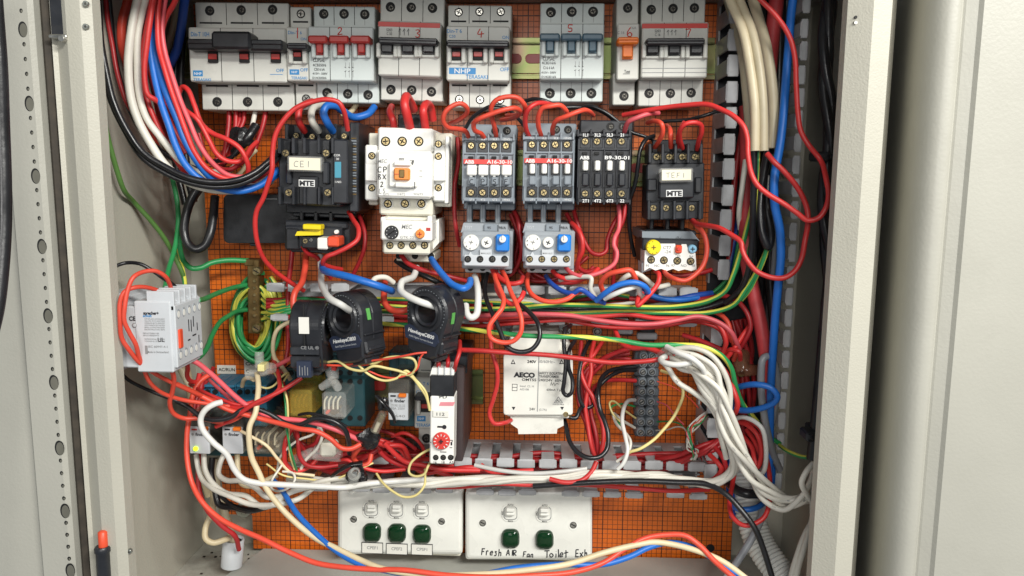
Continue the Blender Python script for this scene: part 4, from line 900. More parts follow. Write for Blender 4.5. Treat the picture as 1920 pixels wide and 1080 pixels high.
def face_relay(label, x0, y0, x1, y1, d, led=False, lines=()):
    T = Thing('relay', label, 'relay', (x0+x1)/2, (y0+y1)/2, d, .6, 'plug in relays')
    H = T.part('housing'); H.box(x0-1, y0-26, x1+2, y1, 30, d-2, M['smoke'] if led is not None else M['char'], 1.2); H.box(x0+2, y0-20, x1-2, y1-3, 32, d-6, M['char'], 1)
    F_ = T.part('front_label'); F_.box(x0, y0, x1, y1, d-2.5, d, M['lgrey'], .5); F_.text('finder', (x0+x1)/2+3, y0+(y1-y0)*.27, 6, d, M['ink'], w=(x1-x0)*.55, bold=.03); F_.cyl(x0+6, y0+(y1-y0)*.27, 2.6, d-.5, d+.15, M['inkg'], 12)
    for s, fy, m_ in lines: F_.text(s, (x0+x1)/2, y0+(y1-y0)*fy, 4.5, d, m_, w=(x1-x0)*.7)
    B = T.part('test_button', label='orange test button'); B.box(x0+(x1-x0)*.5, y0+1, x1-4, y0+8, d-1, d+3, M['orangetog'], .8)
    B = T.part('flag_window'); B.box(x0+4, y0+3, x0+14, y0+6, d-.5, d+.3, M['redtog'] if led != 0 else M['ink'], 0)
    if led: B = T.part('led', label='lit yellow green lamp'); B.cyl(x0+11, y1-9, 4.2, d-.5, d+1.4, M['led'], 14)
    T.done()
face_relay('grey fronted relay with a glowing yellow green lamp', 355, 801, 392, 851, 100, led=True)
face_relay('grey fronted relay right of the one with the lit lamp', 417, 801, 454, 851, 100, led=0)
face_relay('white fronted relay printed type 55.32 beside the grey timer breaker', 728, 738, 765, 788, 98, led=0, lines=[('TYPE 55.32', .45, M['inkg']), ('10A 250V', .56, M['inkg']), ('9640', .84, M['inkg'])])
def glass_relay(label, x0, y0, x1, y1, d, shell, core, tint=None):
    T = Thing('relay', label, 'relay', (x0+x1)/2, (y0+y1)/2, d, .6, 'plug in relays')
    C0 = T.part('clear_cover'); C0.box(x0, y0, x1, y1, 34, d, shell, 2)
    K_ = T.part('coil'); K_.box(x0+8, y0+(y1-y0)*.45, x1-8, y1-6, 40, d-12, core, 1.5)
    K_.box(x0+4, y0+(y1-y0)*.5, x0+9, y1-4, 50, d-5, M['steel'], .5); K_.box(x0+5, y1-12, x1-5, y1-6, 50, d-8, M['steel'] if tint is None else M['brass'], .8)
    K_.cyl((x0+x1)/2, y0+(y1-y0)*.68, (x1-x0)*.22, 40, d-8, M['brassbar'], 18)
    for k in range(4):
        x = x0+10+k*(x1-x0-20)/3; c = T.part('contact_arm'); c.path([(x-5, y0+(y1-y0)*.62, d-5), (x-4, y0+(y1-y0)*.3, d-4), (x+1, y0+(y1-y0)*.14, d-4)], 1.9, M['creampaper'] if tint is None else M['brass'])
        c.box(x-2, y0+(y1-y0)*.5, x+2, y0+(y1-y0)*.6, d-12, d-7, M['brass'], .4)
    if tint is None: B = T.part('test_button', label='red mark'); B.cyl(x0+10, y1-12, 3.2, d-10, d-2, M['redtip'], 12)
    T.done()
glass_relay('amber tinted see-through relay beside the edge on ring sensor', 540, 732, 584, 784, 94, M['amber'], M['brassbar'], 1)
glass_relay('clear cased relay in front of the teal socket', 603, 736, 648, 786, 94, M['clear'], M['steel'])
glass_relay('smoky clear relay at the end of the lower row', 474, 803, 530, 853, 100, M['smoke'], M['cream'])
# ---- small breaker half hidden behind the timer
breaker('single breaker half hidden behind the timer in the lower row', dict(m=M['mcb'], t=(783, 668, 822, 706), f=(777, 708, 819, 804), b=(785, 806, 822, 834), n=1, roll=.5,
    bar=(777, 743, 817, 752), stems=[(789, 806)], sy=(754, 772), redslot=(4, 12), tm=M['black'], scr=[(800, 822)],
    txt=[('Din-T 6', 791, 719, 6, 'bluep', 26), ('C10', 787, 735, 6, 'bluep', 14), ('NHP', 790, 785, 5, 'inkw', 10), ('TERASAKI', 797, 797, 6, 'bluep', 34)], pat=[(782, 780, 798, 790, 'bluep'), (789, 694, 808, 695, 'ink')]))
# ---- timer
T = Thing('timer_relay', 'tall white and black timer relay with a red dial and a 112 tag', 'timer', 828, 785, 115, 1.0)
H = T.part('housing', label='dark brown ribbed casing'); H.box(828, 690, 869, 866, 8, 92, mat('brown_black_plastic', (0.05, 0.035, 0.035), 0.45, bump=.2), 1); H.box(808, 668, 876, 700, 8, 80, M['char'], 1); H.box(808, 700, 850, 868, 60, 100, M['char'], 1); H.box(806, 705, 851, 745, 90, 116, M['black'], .8)
for i in range(4): H.box(808+i*11, 664, 811+i*11, 690, 8, 88, M['char'], .5)
for i in range(26): H.box(851.2, 712+i*5.6, 853, 715+i*5.6, 90, 97, M['char'], 0)
F_ = T.part('front_plate', label='white front plate'); F_.box(806, 744, 851, 871, 96, 117.5, M['white'], 1); F_.poly([(810, 690), (852, 690), (851, 706), (806, 706)], 90, 112, M['white'])

for x in (822, 834, 846): F_.box(x-.8, 688, x+.8, 704, 100, 113.5, M['lgrey'], .3)
q = T.part('number_tag', label='printed tag reading 112'); q.box(811, 770, 841, 783, 116, 118.6, M['paper'], .5); q.text('112', 826, 776.5, 6, 118.6, M['ink'], w=15)
q = T.part('maker_mark'); q.poly([(826, 754), (853, 754), (850, 761), (823, 761)], 117, 117.8, mat('pink_print', (.7, .25, .28), .5)); q.text('PD', 831, 744, 6, 117.6, M['ink'], w=14)
q = T.part('adjuster_slot'); q.box(820, 799, 835, 802, 116, 117.9, M['ink'], 0); q.cyl(833, 801, 4.2, 116, 118, M['ink'], 14)
q = T.part('time_dial', label='red dial with white marks'); q.cyl(827, 828, 16, 116, 121, M['red'], 32); q.cyl(827, 828, 4, 120, 122, M['redtog'], 16); q.path([(823, 828, 122.2), (831, 828, 122.2)], 1.1, M['ink'], n=1); q.path([(827, 824, 122.2), (827, 832, 122.2)], 1.1, M['ink'], n=1)
for a in range(0, 360, 30):
    if a == 90: continue
    q.path([(827+10*math.cos(R(a)), 828+10*math.sin(R(a)), 121.1), (827+14*math.cos(R(a)), 828+14*math.sin(R(a)), 121.1)], .8, M['inkw'], n=1)
q = T.part('printed_lettering')
for s, x, y in (('16', 816, 867), ('18', 831, 867), ('A2', 846, 867), ('s', 848, 826), ('\u25b8', 808, 829)): q.text(s, x, y, 5, 117.6, M['ink'])
q.box(843, 825, 849, 826, 117, 117.8, M['ink'], 0); q.box(845, 829, 848, 835, 117, 117.8, M['ink'], 0); q.box(843, 839, 848, 840, 117, 117.8, M['ink'], 0); q.box(825, 847, 837, 848.2, 117, 117.8, M['ink'], 0)
for x in (817, 831, 845): screw(T, x, 858, 5.5, 117.6, 'dark')
T.done()
# ---- transformer
T = Thing('transformer', 'worn white isolating transformer block with black print', 'transformer', 1008, 720, 70, .9)
H = T.part('housing', label='scuffed white case'); wh = mat('scuffed_white_case', (0.74, 0.725, 0.66), 0.4, var=.07, scale=45, dirt=.55)
H.rbox(944, 664, 1074, 778, 3, 78, 5, wh); H.box(950, 640, 1066, 680, 3, 62, wh, 1.5); H.box(955, 632, 1050, 668, 3, 70, wh, 1.5); H.box(1008.2, 668, 1009.8, 772, 77, 78.15, M['inkg'], 0)
q = T.part('mounting_foot', label='grey painted foot plate'); q.box(940, 608, 1068, 640, 1, 4, M['lgrey'], .5); q.box(948, 617, 1040, 640, 3.5, 5, M['inkg'], .2)
q = T.part('foot_screw'); q.cyl(1062, 621, 9, 3, 7, M['steel'], 20); q.path([(1058, 618, 7.3), (1066, 624, 7.3)], 1, M['hole'], n=1); q.path([(1058, 624, 7.3), (1066, 618, 7.3)], 1, M['hole'], n=1)
C_ = T.part('terminal_cover', label='stepped white terminal cover'); C_.box(951, 774, 1067, 783, 3, 74, wh, 1); C_.poly([(957, 781), (1056, 781), (1057, 798), (1045, 804), (1044, 813), (972, 814), (971, 804), (958, 795)], 3, 72, wh)
q = T.part('terminal_screw', label='rusty terminal at the lower right corner'); q.cyl(1061, 778, 5, 60, 80, M['brass'], 12); q.box(1056, 776, 1072, 785, 50, 72, M['brassbar'], 1)
L = T.part('printed_lettering'); d = 78.1
L.text('240V', 997, 678, 5.5, d, M['ink'], w=17, bold=.03); L.text('50/60Hz~', 1025, 678, 5.5, d, M['inkg'], w=32, bold=.01)
L.text('AECO', 983, 703, 9, d, M['ink'], w=40, bold=.06)
L.text('OMT55', 992, 712, 5, d, M['ink'], w=27, bold=.02); L.text('SAFETY ISOLATING', 1034, 700, 5, d, M['ink'], w=48); L.text('TRANSFORMER', 1029, 706, 5, d, M['ink'], w=38); L.text('240/24V  65VA', 1034, 713, 5, d, M['ink'], w=48)
L.text('Insul. Cl. H', 988, 724, 4, d, M['inkg'], w=26); L.text('AS3108', 983, 730, 4, d, M['inkg'], w=17); L.text('630mA T prim', 1042, 731, 4, d, M['ink'], w=34); L.text('24V', 998, 767, 5, d, M['ink'], w=11); L.text('(2.7A)', 1018, 768, 4, d, M['inkg'], w=14); L.text('Australian Made', 1047, 758, 3, d, M['inkg'], w=22)
L.box(960, 720, 970, 733, 77.5, d, M['ink'], 0); L.box(961, 721, 969, 732, 77.7, d+.05, wh, 0); L.box(961, 726, 969, 727, 77.7, d+.1, M['ink'], 0)
for x, y, s in ((962, 678, 4.5), (1053, 678, 4.5)): L.poly([(x-s, y+s), (x, y-s), (x+s, y+s)], 77.5, d+.1, M['ink']); L.poly([(x-s*.45, y+s*.65), (x, y-s*.35), (x+s*.45, y+s*.65)], 77.7, d+.2, wh)
for x in (963, 1054): L.poly([(x-3.5, 763), (x+3.5, 763), (x, 769)], 77.5, d+.1, M['ink'])
L.poly([(1038, 756), (1047, 743), (1056, 756)], 77.5, d, M['inkg']); L.poly([(1040.5, 754.8), (1047, 745.5), (1053.5, 754.8)], 77.7, d+.1, wh); L.ink([[(.1, .9), (.5, .3), (.6, .7), (1, .6)]], 1042, 747, 8, d+.1, M['ink'], .5)
L.ink([[(0, .8), (.3, 0), (.5, .8), (.9, .1), (1.2, .9), (1.6, .3), (2.2, .5)]], 1032, 717, 7, d, M['ink'], .45)
T.done()
q = solo('board_screw', 'zinc screw on the orange board right of the transformer', 'screw', 1120, 622, 5); q.cyl(1120, 622, 9, 0, 4, M['steel'], 20); q.cyl(1120, 622, 6, 3, 5, M['hole'], 18); q.cyl(1120, 622, 4.6, 4, 6, M['steel'], 14); q.build()
# ---- terminal strip
T = Thing('terminal_strip', 'dark grey screw terminal strip standing upright right of the transformer', 'terminal strip', 1212, 740, 20, 1.0)
tg = mat('terminal_strip_grey', (0.10, 0.115, 0.13), 0.45, var=.15, dirt=.2)
tg2 = mat('terminal_barrel_grey', (0.20, 0.225, 0.25), 0.4, var=.1)
H = T.part('body'); H.rbox(1194, 660, 1234, 818, 0.5, 14, 4, tg)
ys = [668, 682, 698, 717, 735, 754, 773, 792, 811]
for i, y in enumerate(ys):
    H.box(1190-(i % 2)*1.5, y-8, 1236, y+8, 2, 17, tg, 1.2)
    for x in (1207-i*.7, 1224-i*.7):
        q = T.part('terminal_barrel'); q.cyl(x, y, 8, 14, 25, tg2, 18, r2=8.6); q.cyl(x, y, 5.6, 22, 25.25, M['hole'], 16); q.cyl(x, y, 4.6, 20, 25.6, M['steel'], 14); q.path([(x-3, y+2, 25.8), (x+3, y-2, 25.8)], .9, M['hole'], n=1, seg=4)
    if i in (4, 6, 8): H.cyl(1215-i*.7, y-9, 3.2, 14, 17.4, M['hole'], 12)
T.done()
# grey clips hanging under the middle duct
q = solo('adhesive_clip', 'dark grey clip under the middle duct above the terminal strip', 'clip', 1213, 625, 30); q.box(1200, 604, 1228, 640, .5, 22, M['char'], .8); q.box(1195, 625, 1233, 637, 20, 27, M['duct'], 1); q.build()
q = solo('adhesive_clip', 'light grey clip under the middle duct left of the dark clip', 'clip', 1172, 622, 30); q.box(1157, 617, 1187, 627, 22, 28, M['duct'], 1); q.box(1160, 606, 1184, 630, .5, 23, M['char'], .8); q.build()
# ---- brass earth bar
T = Thing('earth_bar', 'tarnished brass earth bar with green yellow wires entering its sides', 'earth bar', 475, 556, 22, 1.6)
q = T.part('bar'); q.box(464, 487, 486, 626, 10, 24, M['brassbar'], .8); q.box(457, 486, 475, 499, 12, 25, M['brassbar'], .8)
for y in (509, 616): 
    s_ = T.part('fixing_screw'); s_.cyl(480, y, 8, 22, 30, M['brass'], 18); s_.path([(475, y-3, 30.3), (485, y+3, 30.3)], 1, M['hole'], n=1, seg=4)
for y in range(527, 600, 13): s_ = T.part('clamp_screw'); s_.cyl(477, y, 3, 22, 25.5, M['brass'], 12)
T.done()
# ---- paper tags on the board
q = solo('adhesive_tag', 'white tag printed AC/RUN on the orange board', 'tag', 424, 693, 1); q.box(407, 685, 442, 701, 0, .7, M['paper'], .1); q.text('AC/RUN', 425, 693, 6, .75, M['ink'], w=31, bold=.02); q.build()
T = Thing('adhesive_tag', 'white tag printed CAR, half hidden by the clear connector', 'tag', 470, 690, 1, solo=True); q = T.part('adhesive_tag'); q.box(458, 674, 500, 710, 0, .7, M['paper'], .1); q.text('CAR', 470, 682, 6, .75, M['ink'], w=19, bold=.02); q.text('C', 464, 696, 6, .75, M['ink'], bold=.02); q.build()
# ---- switch plates
def plate(label, x0, y0, x1, y1, cols, sw, ln, scr, roll, fn):
    T = Thing('switch_plate', label, 'switch plate', (x0+x1)/2, (y0+y1)/2, 40, roll, 'white switch plates')
    H = T.part('plate_body'); H.box(x0+3, y0+2, x1-3, y1-2, 1, 32, M['cream'], 1.2); 
    pts = []
    for (cx, cy, a0) in ((x1-5, y0+5, -90), (x1-5, y1-9, 0), (x0+5, y1-9, 90), (x0+5, y0+5, 180)):
        for i in range(6):
            a = R(a0+18*i); pts.append((cx+5*math.cos(a), cy+5*math.sin(a)))
    # bowed bottom edge
    out = []
    for x, y in pts: out.append((x, y+(5*(1-((x-(x0+x1)/2)/((x1-x0)/2))**2) if y > y1-10 else 0)))
    A = [H.fr(x, y, 28) for x, y in out]; cx, cy = (x0+x1)/2, (y0+y1)/2
    H.poly(out, 26, 38, M['pwhite'], True)
    def sh(k, d): return [H.fr(cx+(x-cx)*(1-k/(x1-x0)*2), cy+(y-cy)*(1-k/(y1-y0)*2), d) for x, y in out]
    a, b, c = sh(0, 38), sh(3, 40.2), sh(7, 41); n = len(a)
    for p0, p1 in ((a, b), (b, c)): H.add(p0+p1, [(i, (i+1) % n, (i+1) % n+n, i+n) for i in range(n)], M['pwhite'], True)
    H.add(c, [tuple(range(n))], M['pwhite'])
    for x, y in sw:
        S = T.part('rocker_surround'); S.rbox(x-17, y-17, x+17, y+17, 40, 41.6, 13, M['pwhite']); S.rbox(x-13, y-13, x+13, y+13, 41, 42, 7, M['inkg']); S.rbox(x-12, y-12, x+12, y+12, 41, 42.2, 6.5, M['pwhite'])
        K_ = T.part('rocker', parent=S); K_.box(x-9, y-10, x+9, y+6, 42, 47, M['pwhite'], 2, tilt=-14); K_.box(x-8, y-8, x+8, y-1, 44, 50, M['pwhite'], 2.2)
        L = T.part('printed_lettering', parent=S); L.text('AUTO', x, y-15.5, 3.4, 41.7, M['ink'], w=11); L.text('MAN', x, y+15, 3.2, 41.7, M['ink'], w=9); L.text('OFF', x-15, y, 3.2, 41.7, M['ink'], w=8, rot=90)
    for x, y in ln:
        B = T.part('indicator_lens', label='dark green lens'); B.rbox(x-18, y-18.5, x+18, y+18, 40, 41.7, 13, M['pwhite']); B.rbox(x-17, y-17.5, x+17, y+17, 40, 44, 12, M['green'])
        loops = []
        for kk, dd in ((16.3, 43.9), (15.6, 45.2), (14, 46.4), (11, 47.3), (7, 47.9), (3, 48.1)):
            lp = []
            for i in range(32):
                t = 2*math.pi*i/32; c_, s_ = math.cos(t), math.sin(t); lp.append(B.fr(x+kk*math.copysign(abs(c_)**.62, c_), y+kk*math.copysign(abs(s_)**.62, s_), dd))
            loops.append(lp)
        for l0, l1 in zip(loops, loops[1:]): B.add(l0+l1, [(i, (i+1) % 32, (i+1) % 32+32, i+32)[::-1] for i in range(32)], M['green'], True)
        B.add(loops[-1], [tuple(range(32))[::-1]], M['green'])
    for x, y in scr:
        W_ = T.part('fixing_screw'); W_.cyl(x, y+2, 9, 40, 41.3, M['pwhite'], 20); W_.cyl(x, y-1, 6.4, 40, 41.6, M['hole'], 18); W_.cyl(x, y-1, 5.6, 40, 42, M['steel'], 18); W_.path([(x-4, y-3, 42.3), (x+4, y+1, 42.3)], .9, M['hole'], n=1, seg=4)
    fn(T); T.done()
def tags(T):
    for s, x, y in (('CPEF1', 698, 1028), ('CPEF2', 744, 1030), ('CPSF1', 791, 1031)):
        q = T.part('printed_tag', label='boxed tag printed '+s); q.box(x-20, y-10.5, x+20, y+10, 40, 41.9, M['ink'], 0); q.box(x-19, y-9.5, x+19, y+9, 40, 42, M['paper'], 0); q.text(s, x, y-1, 6, 42, M['inkg'], w=20, bold=.015)
plate('white switch plate with three green lenses and printed tags', 634, 918, 867, 1042, 3, [(696, 955), (743, 956), (791, 957)], [(697, 1000), (744, 1001), (791, 1003)], [(663, 975), (828, 979)], .8, tags)
def writing(T):
    q = T.part('handwriting', label='black marker words Fresh AIR Fan'); d = 41.1
    hand(q, 'Fresh', 903, 1028, 12, d, M['ink'], 1.1, pitch=.66, sx=.6, rot=4); hand(q, 'AIR', 950, 1031, 10, d, M['ink'], 1.1, pitch=.8, sx=.65, rot=3); hand(q, 'Fan', 981, 1034, 10, d, M['ink'], 1.0, pitch=.7, sx=.65, rot=3)
    q = T.part('handwriting', label='black marker words Toilet Exh'); hand(q, 'Toilet', 1021, 1032, 13, d, M['ink'], 1.1, pitch=.68, sx=.72); hand(q, 'Exh', 1079, 1031, 13, d, M['ink'], 1.1, pitch=.62, sx=.58)
plate('white switch plate with two green lenses and marker handwriting', 873, 920, 1110, 1052, 2, [(957, 962), (1021, 963)], [(957, 1011), (1021, 1013)], [(905, 982), (1075, 986)], .8, writing)
# ---- corrugated conduit and grey stub
q = solo('corrugated_conduit', 'white corrugated flexible conduit curving out at the bottom right', 'conduit', 1420, 1000, 60)
C0 = [q.fr(*p_) for p_ in ((1392, 870, 40), (1398, 920, 50), (1408, 970, 62), (1425, 1020, 75), (1455, 1065, 90), (1500, 1120, 110))]
C0 = catmull(C0, 20); L_ = [0]
for a, b in zip(C0, C0[1:]): L_.append(L_[-1]+(b-a).length)
fine = []
ns = 560
for i in range(ns):
    t = L_[-1]*i/(ns-1); j = max(k for k in range(len(L_)) if L_[k] <= t+1e-9); j = min(j, len(C0)-2)
    fine.append(C0[j].lerp(C0[j+1], (t-L_[j])/max(L_[j+1]-L_[j], 1e-9)))
wc = mat('conduit_white_pvc', (0.66, 0.66, 0.62), 0.4, var=.08, dirt=.2)
q.tube(fine, 27*PXS(1425, 1020, 75), wc, 24, raw=True, rfun=lambda t: 0.90+0.13*(abs(math.sin(t*ns/16*math.pi))**0.55)); q.build()
q = solo('conduit_stub', 'short grey pipe stub on the cabinet floor at the lower left', 'pipe', 434, 1030, 45)
a = q.fr(434, 1060, 45); b = q.fr(438, 1010, 45); u = PXS(434, 1030, 45); 
q.lathe(a, (b-a), [(0, 19*u), ((b-a).length, 19*u), ((b-a).length, 16*u), (.001, 16*u)], M['lgrey'], 24, True); q.lathe(a, (b-a), [((b-a).length*.2, 16*u), ((b-a).length*.9, 16.5*u)], M['hole'], 20); q.build()
# ---- connectors
def cpost(label, px, py, d, segs, m, core=None, grp='clear insulated connectors'):
    T = Thing('connector', label, 'connector', px, py, d, group=grp); q = T.part('shell')
    for (x0, y0, d0, x1, y1, d1, r0, r1) in segs:
        a = q.fr(x0, y0, d0); b = q.fr(x1, y1, d1); u = PXS(px, py, d); L = (b-a).length
        q.lathe(a, b-a, [(0, r0*u), (L*.12, r0*u*1.05), (L*.9, r1*u), (L, r1*u*.85)], m, 18)
    if core:
        c = T.part('insert'); core(c)
    T.done()
cpost('milky clear connector with a yellow square, over the CAR tag', 487, 690, 90, [(465, 704, 88, 500, 696, 92, 9, 8), (486, 660, 88, 487, 690, 90, 8, 9), (492, 692, 92, 514, 690, 94, 13, 10)], M['clear'], lambda c: c.box(482, 684, 495, 697, 90, 102, mat('pale_yellow_insert', (.85, .78, .35), .4), .6))
cpost('milky clear connector on top of the clear cased relay', 625, 705, 104, [(603, 726, 100, 625, 712, 105, 7, 9), (622, 690, 100, 626, 712, 104, 13, 10), (628, 718, 104, 634, 728, 112, 8, 8)], M['clear'], lambda c: c.box(620, 688, 630, 696, 100, 106, M['red'], 1))
cpost('translucent screw connector among the red wires under the relays', 610, 850, 92, [(552, 862, 88, 590, 848, 92, 9, 11), (590, 848, 92, 640, 855, 92, 14, 12), (628, 830, 92, 618, 842, 94, 13, 12)], M['clear'], lambda c: c.box(598, 832, 628, 858, 86, 100, M['cream'], 2))
cpost('clear capped connector wrapped in black tape above the left switch plate', 660, 900, 105, [(660, 920, 100, 664, 890, 112, 7, 10), (664, 890, 112, 666, 884, 116, 12, 9)], M['clear'], lambda c: c.cyl(665, 889, 6, 110, 118, M['steel'], 14))
cpost('brown clear screw connector at the right end of the earth wires', 1390, 690, 60, [(1388, 662, 50, 1392, 700, 62, 17, 13), (1395, 694, 60, 1424, 694, 62, 12, 10)], M['rust'], lambda c: [c.cyl(1390, 680+k*5, 8, 56, 60, M['brassbar'], 12) for k in range(5)])
cpost('violet tinted clear connector where the white wires start', 1252, 660, 95, [(1240, 672, 90, 1256, 650, 100, 12, 9)], M['clear'])
# black tape wrap
def blob(q, px, py, d, rx, ry, rz, m, seed, amp=.25):
    rr = random.Random(seed); V = []; F = []; nu, nv = 16, 10; c = q.fr(px, py, d); u = PXS(px, py, d)
    ph = [rr.uniform(0, 6.28) for _ in range(6)]
    for j in range(nv+1):
        t = math.pi*j/nv
        for i in range(nu):
            f = 2*math.pi*i/nu; k = 1+amp*(math.sin(3*f+ph[0]+2*t)*.5+math.sin(5*f+ph[1])*.3*math.sin(t)+math.sin(4*t+ph[2])*.4)
            V.append(c+Vector((rx*u*k*math.sin(t)*math.cos(f), rz*u*k*math.sin(t)*math.sin(f), ry*u*k*math.cos(t))))
    for j in range(nv):
        for i in range(nu):
            i2 = (i+1) % nu; F.append((j*nu+i, (j+1)*nu+i, (j+1)*nu+i2, j*nu+i2))
    q.add(V, F, m, False)
T = Thing('taped_fuse_holder', 'see-through fuse holder wrapped in black tape, standing diagonally over the red wires', 'fuse holder', 710, 790, 110)
q = T.part('tape_wrap', label='crumpled black tape'); blob(q, 692, 822, 105, 22, 17, 13, M['tape'], 4, .35); blob(q, 718, 758, 110, 11, 12, 8, M['tape'], 5, .3)
q.path([(706, 742, 112), (716, 752, 114), (735, 775, 112), (741, 790, 108)], 8, M['tape'], seg=6, n=4, flat=.35)
q = T.part('glass_tube'); a = q.fr(703, 808, 106); b = q.fr(720, 770, 110); u = PXS(710, 790, 108); q.lathe(a, b-a, [(0, 9*u), ((b-a).length, 8*u)], M['smoke'], 16)
q = T.part('fuse'); q.lathe(a, b-a, [(0, 4*u), ((b-a).length*.8, 4*u)], M['cream'], 12); q.lathe(a+(b-a)*.5, b-a, [(0, 5.5*u), ((b-a).length*.3, 5.5*u)], M['brass'], 12); T.done()
q = solo('tape_wrap', 'crumpled black tape around the capped connector', 'tape', 672, 893, 95); blob(q, 670, 892, 96, 19, 21, 9, M['tape'], 8, .22)
q.path([(680, 868, 98), (655, 872, 100), (632, 885, 98), (622, 893, 92)], 9, M['tape'], seg=6, n=4, flat=.4); q.build()
q = solo('tape_wrap', 'black taped joint behind the red loops right of the blue cables', 'tape', 450, 262, 60); blob(q, 452, 258, 60, 22, 17, 12, M['tape'], 11, .3); q.path([(440, 285, 50), (462, 262, 62), (480, 235, 55)], 9, M['tape'], seg=7); q.build()
for (x0, x1, y, d, l) in ((1530, 1590, 292, 120, 'black cable tie round the twisted cable at the upper right'), (1512, 1580, 820, 130, 'black cable tie at the lower end of the black cable')):
    q = solo('cable_tie', l, 'cable tie', (x0+x1)/2, y, d, group='black cable ties'); q.box(x0+22, y-6, x1, y+6, d-25, d+6, M['black'], 1.2); q.box(x0, y-8, x0+26, y+10, d-8, d+9, M['black'], 1.5); q.box(x0+5, y-4, x0+14, y+5, d+8, d+10, M['char'], .5); q.build()
# ================================================================ WIRES   label | colour | half width in photo px | x,y,depth ...
GRP = {'R': 'red wires in the cabinet', 'O': 'red wires in the cabinet', 'D': 'red wires in the cabinet', 'P': 'red wires in the cabinet', 'W': 'white wires in the cabinet', 'V': 'white wires in the cabinet',
       'B': 'blue wires in the cabinet', 'N': 'blue wires in the cabinet', 'K': 'black wires in the cabinet', 'GY': 'green and yellow earth wires', 'C': 'cream wires in the cabinet', 'y': 'thin pale yellow wires'}
WCOUNT = 0
def wire(label, col, r, pts, group=None, tw=None):
    global WCOUNT; WCOUNT += 1
    P_ = [tuple(float(v) for v in q.split(',')) for q in pts.split()] if isinstance(pts, str) else pts
    mid = P_[len(P_)//2]
    name = WNAME[col]; cat = 'cable' if col in 'TSX' and col != 'GY' else 'wire'
    q = solo(name, label, cat, mid[0], mid[1], mid[2], group=group or GRP.get(col))
    rr = random.Random(WCOUNT); Q = []
    for p in P_:
        v = P(*p); rw = r*PXS(*p)+0.0008
        lo = -0.312+rw+(max(0, p[2]-150)/36)*0.013; hi = 0.268-rw-(max(0, p[2]-140)/34)*0.02
        if v.x < lo: v = CPOS+(v-CPOS)*((lo-CPOS.x)/(v.x-CPOS.x))
        if v.x > hi: v = CPOS+(v-CPOS)*((hi-CPOS.x)/(v.x-CPOS.x))
        Q.append(q.T.PI @ v)
    if len(Q) > 3:      # hand laid: tiny irregularities
        Q = [Q[0]]+[v+Vector((rr.uniform(-1, 1), rr.uniform(-1, 1), rr.uniform(-1, 1)))*0.0004 for v in Q[1:-1]]+[Q[-1]]
    rad = r*PXS(*mid)*(0.93 if col in 'ROPD' else 1)
    if col == 'GY': q.tube(Q, rad, WM['G'], 10, 9, mats2=WM['Y'], twist=tw if tw is not None else 0, phase=-3.42+(2.6 if 'top of the earth bar' in label else 0))
    else: q.tube(Q, rad, WM[col], 10, 9, flat=1.0)
    if label.startswith('one of the white') and r > 5 and len(Q) > 4:      # worn black jacket print
        C = catmull(Q, 9); cl = q.T.PI @ CPOS
        for s0 in range(rr.randint(10, 50), len(C)-6, rr.randint(40, 75)):
            for j in range(4):
                c = C[s0].lerp(C[s0+1], j*0.42) if j*0.42 <= 1 else C[s0+1].lerp(C[s0+2], j*.42-1); t = (C[s0+1]-C[s0]).normalized(); v = (cl-c).normalized(); v = (v-t*v.dot(t)).normalized(); b = t.cross(v)
                a = c+v*rad*0.99; h1 = 0.00022; h2 = rad*rr.uniform(.15, .35)
                q.add([a-t*h1-b*h2+v*.0002, a+t*h1-b*h2+v*.0002, a+t*h1+b*h2*.8+v*.0002, a-t*h1+b*h2*.8+v*.0002], [(0, 1, 2, 3)], M['inkg'])
    q.build(); return q
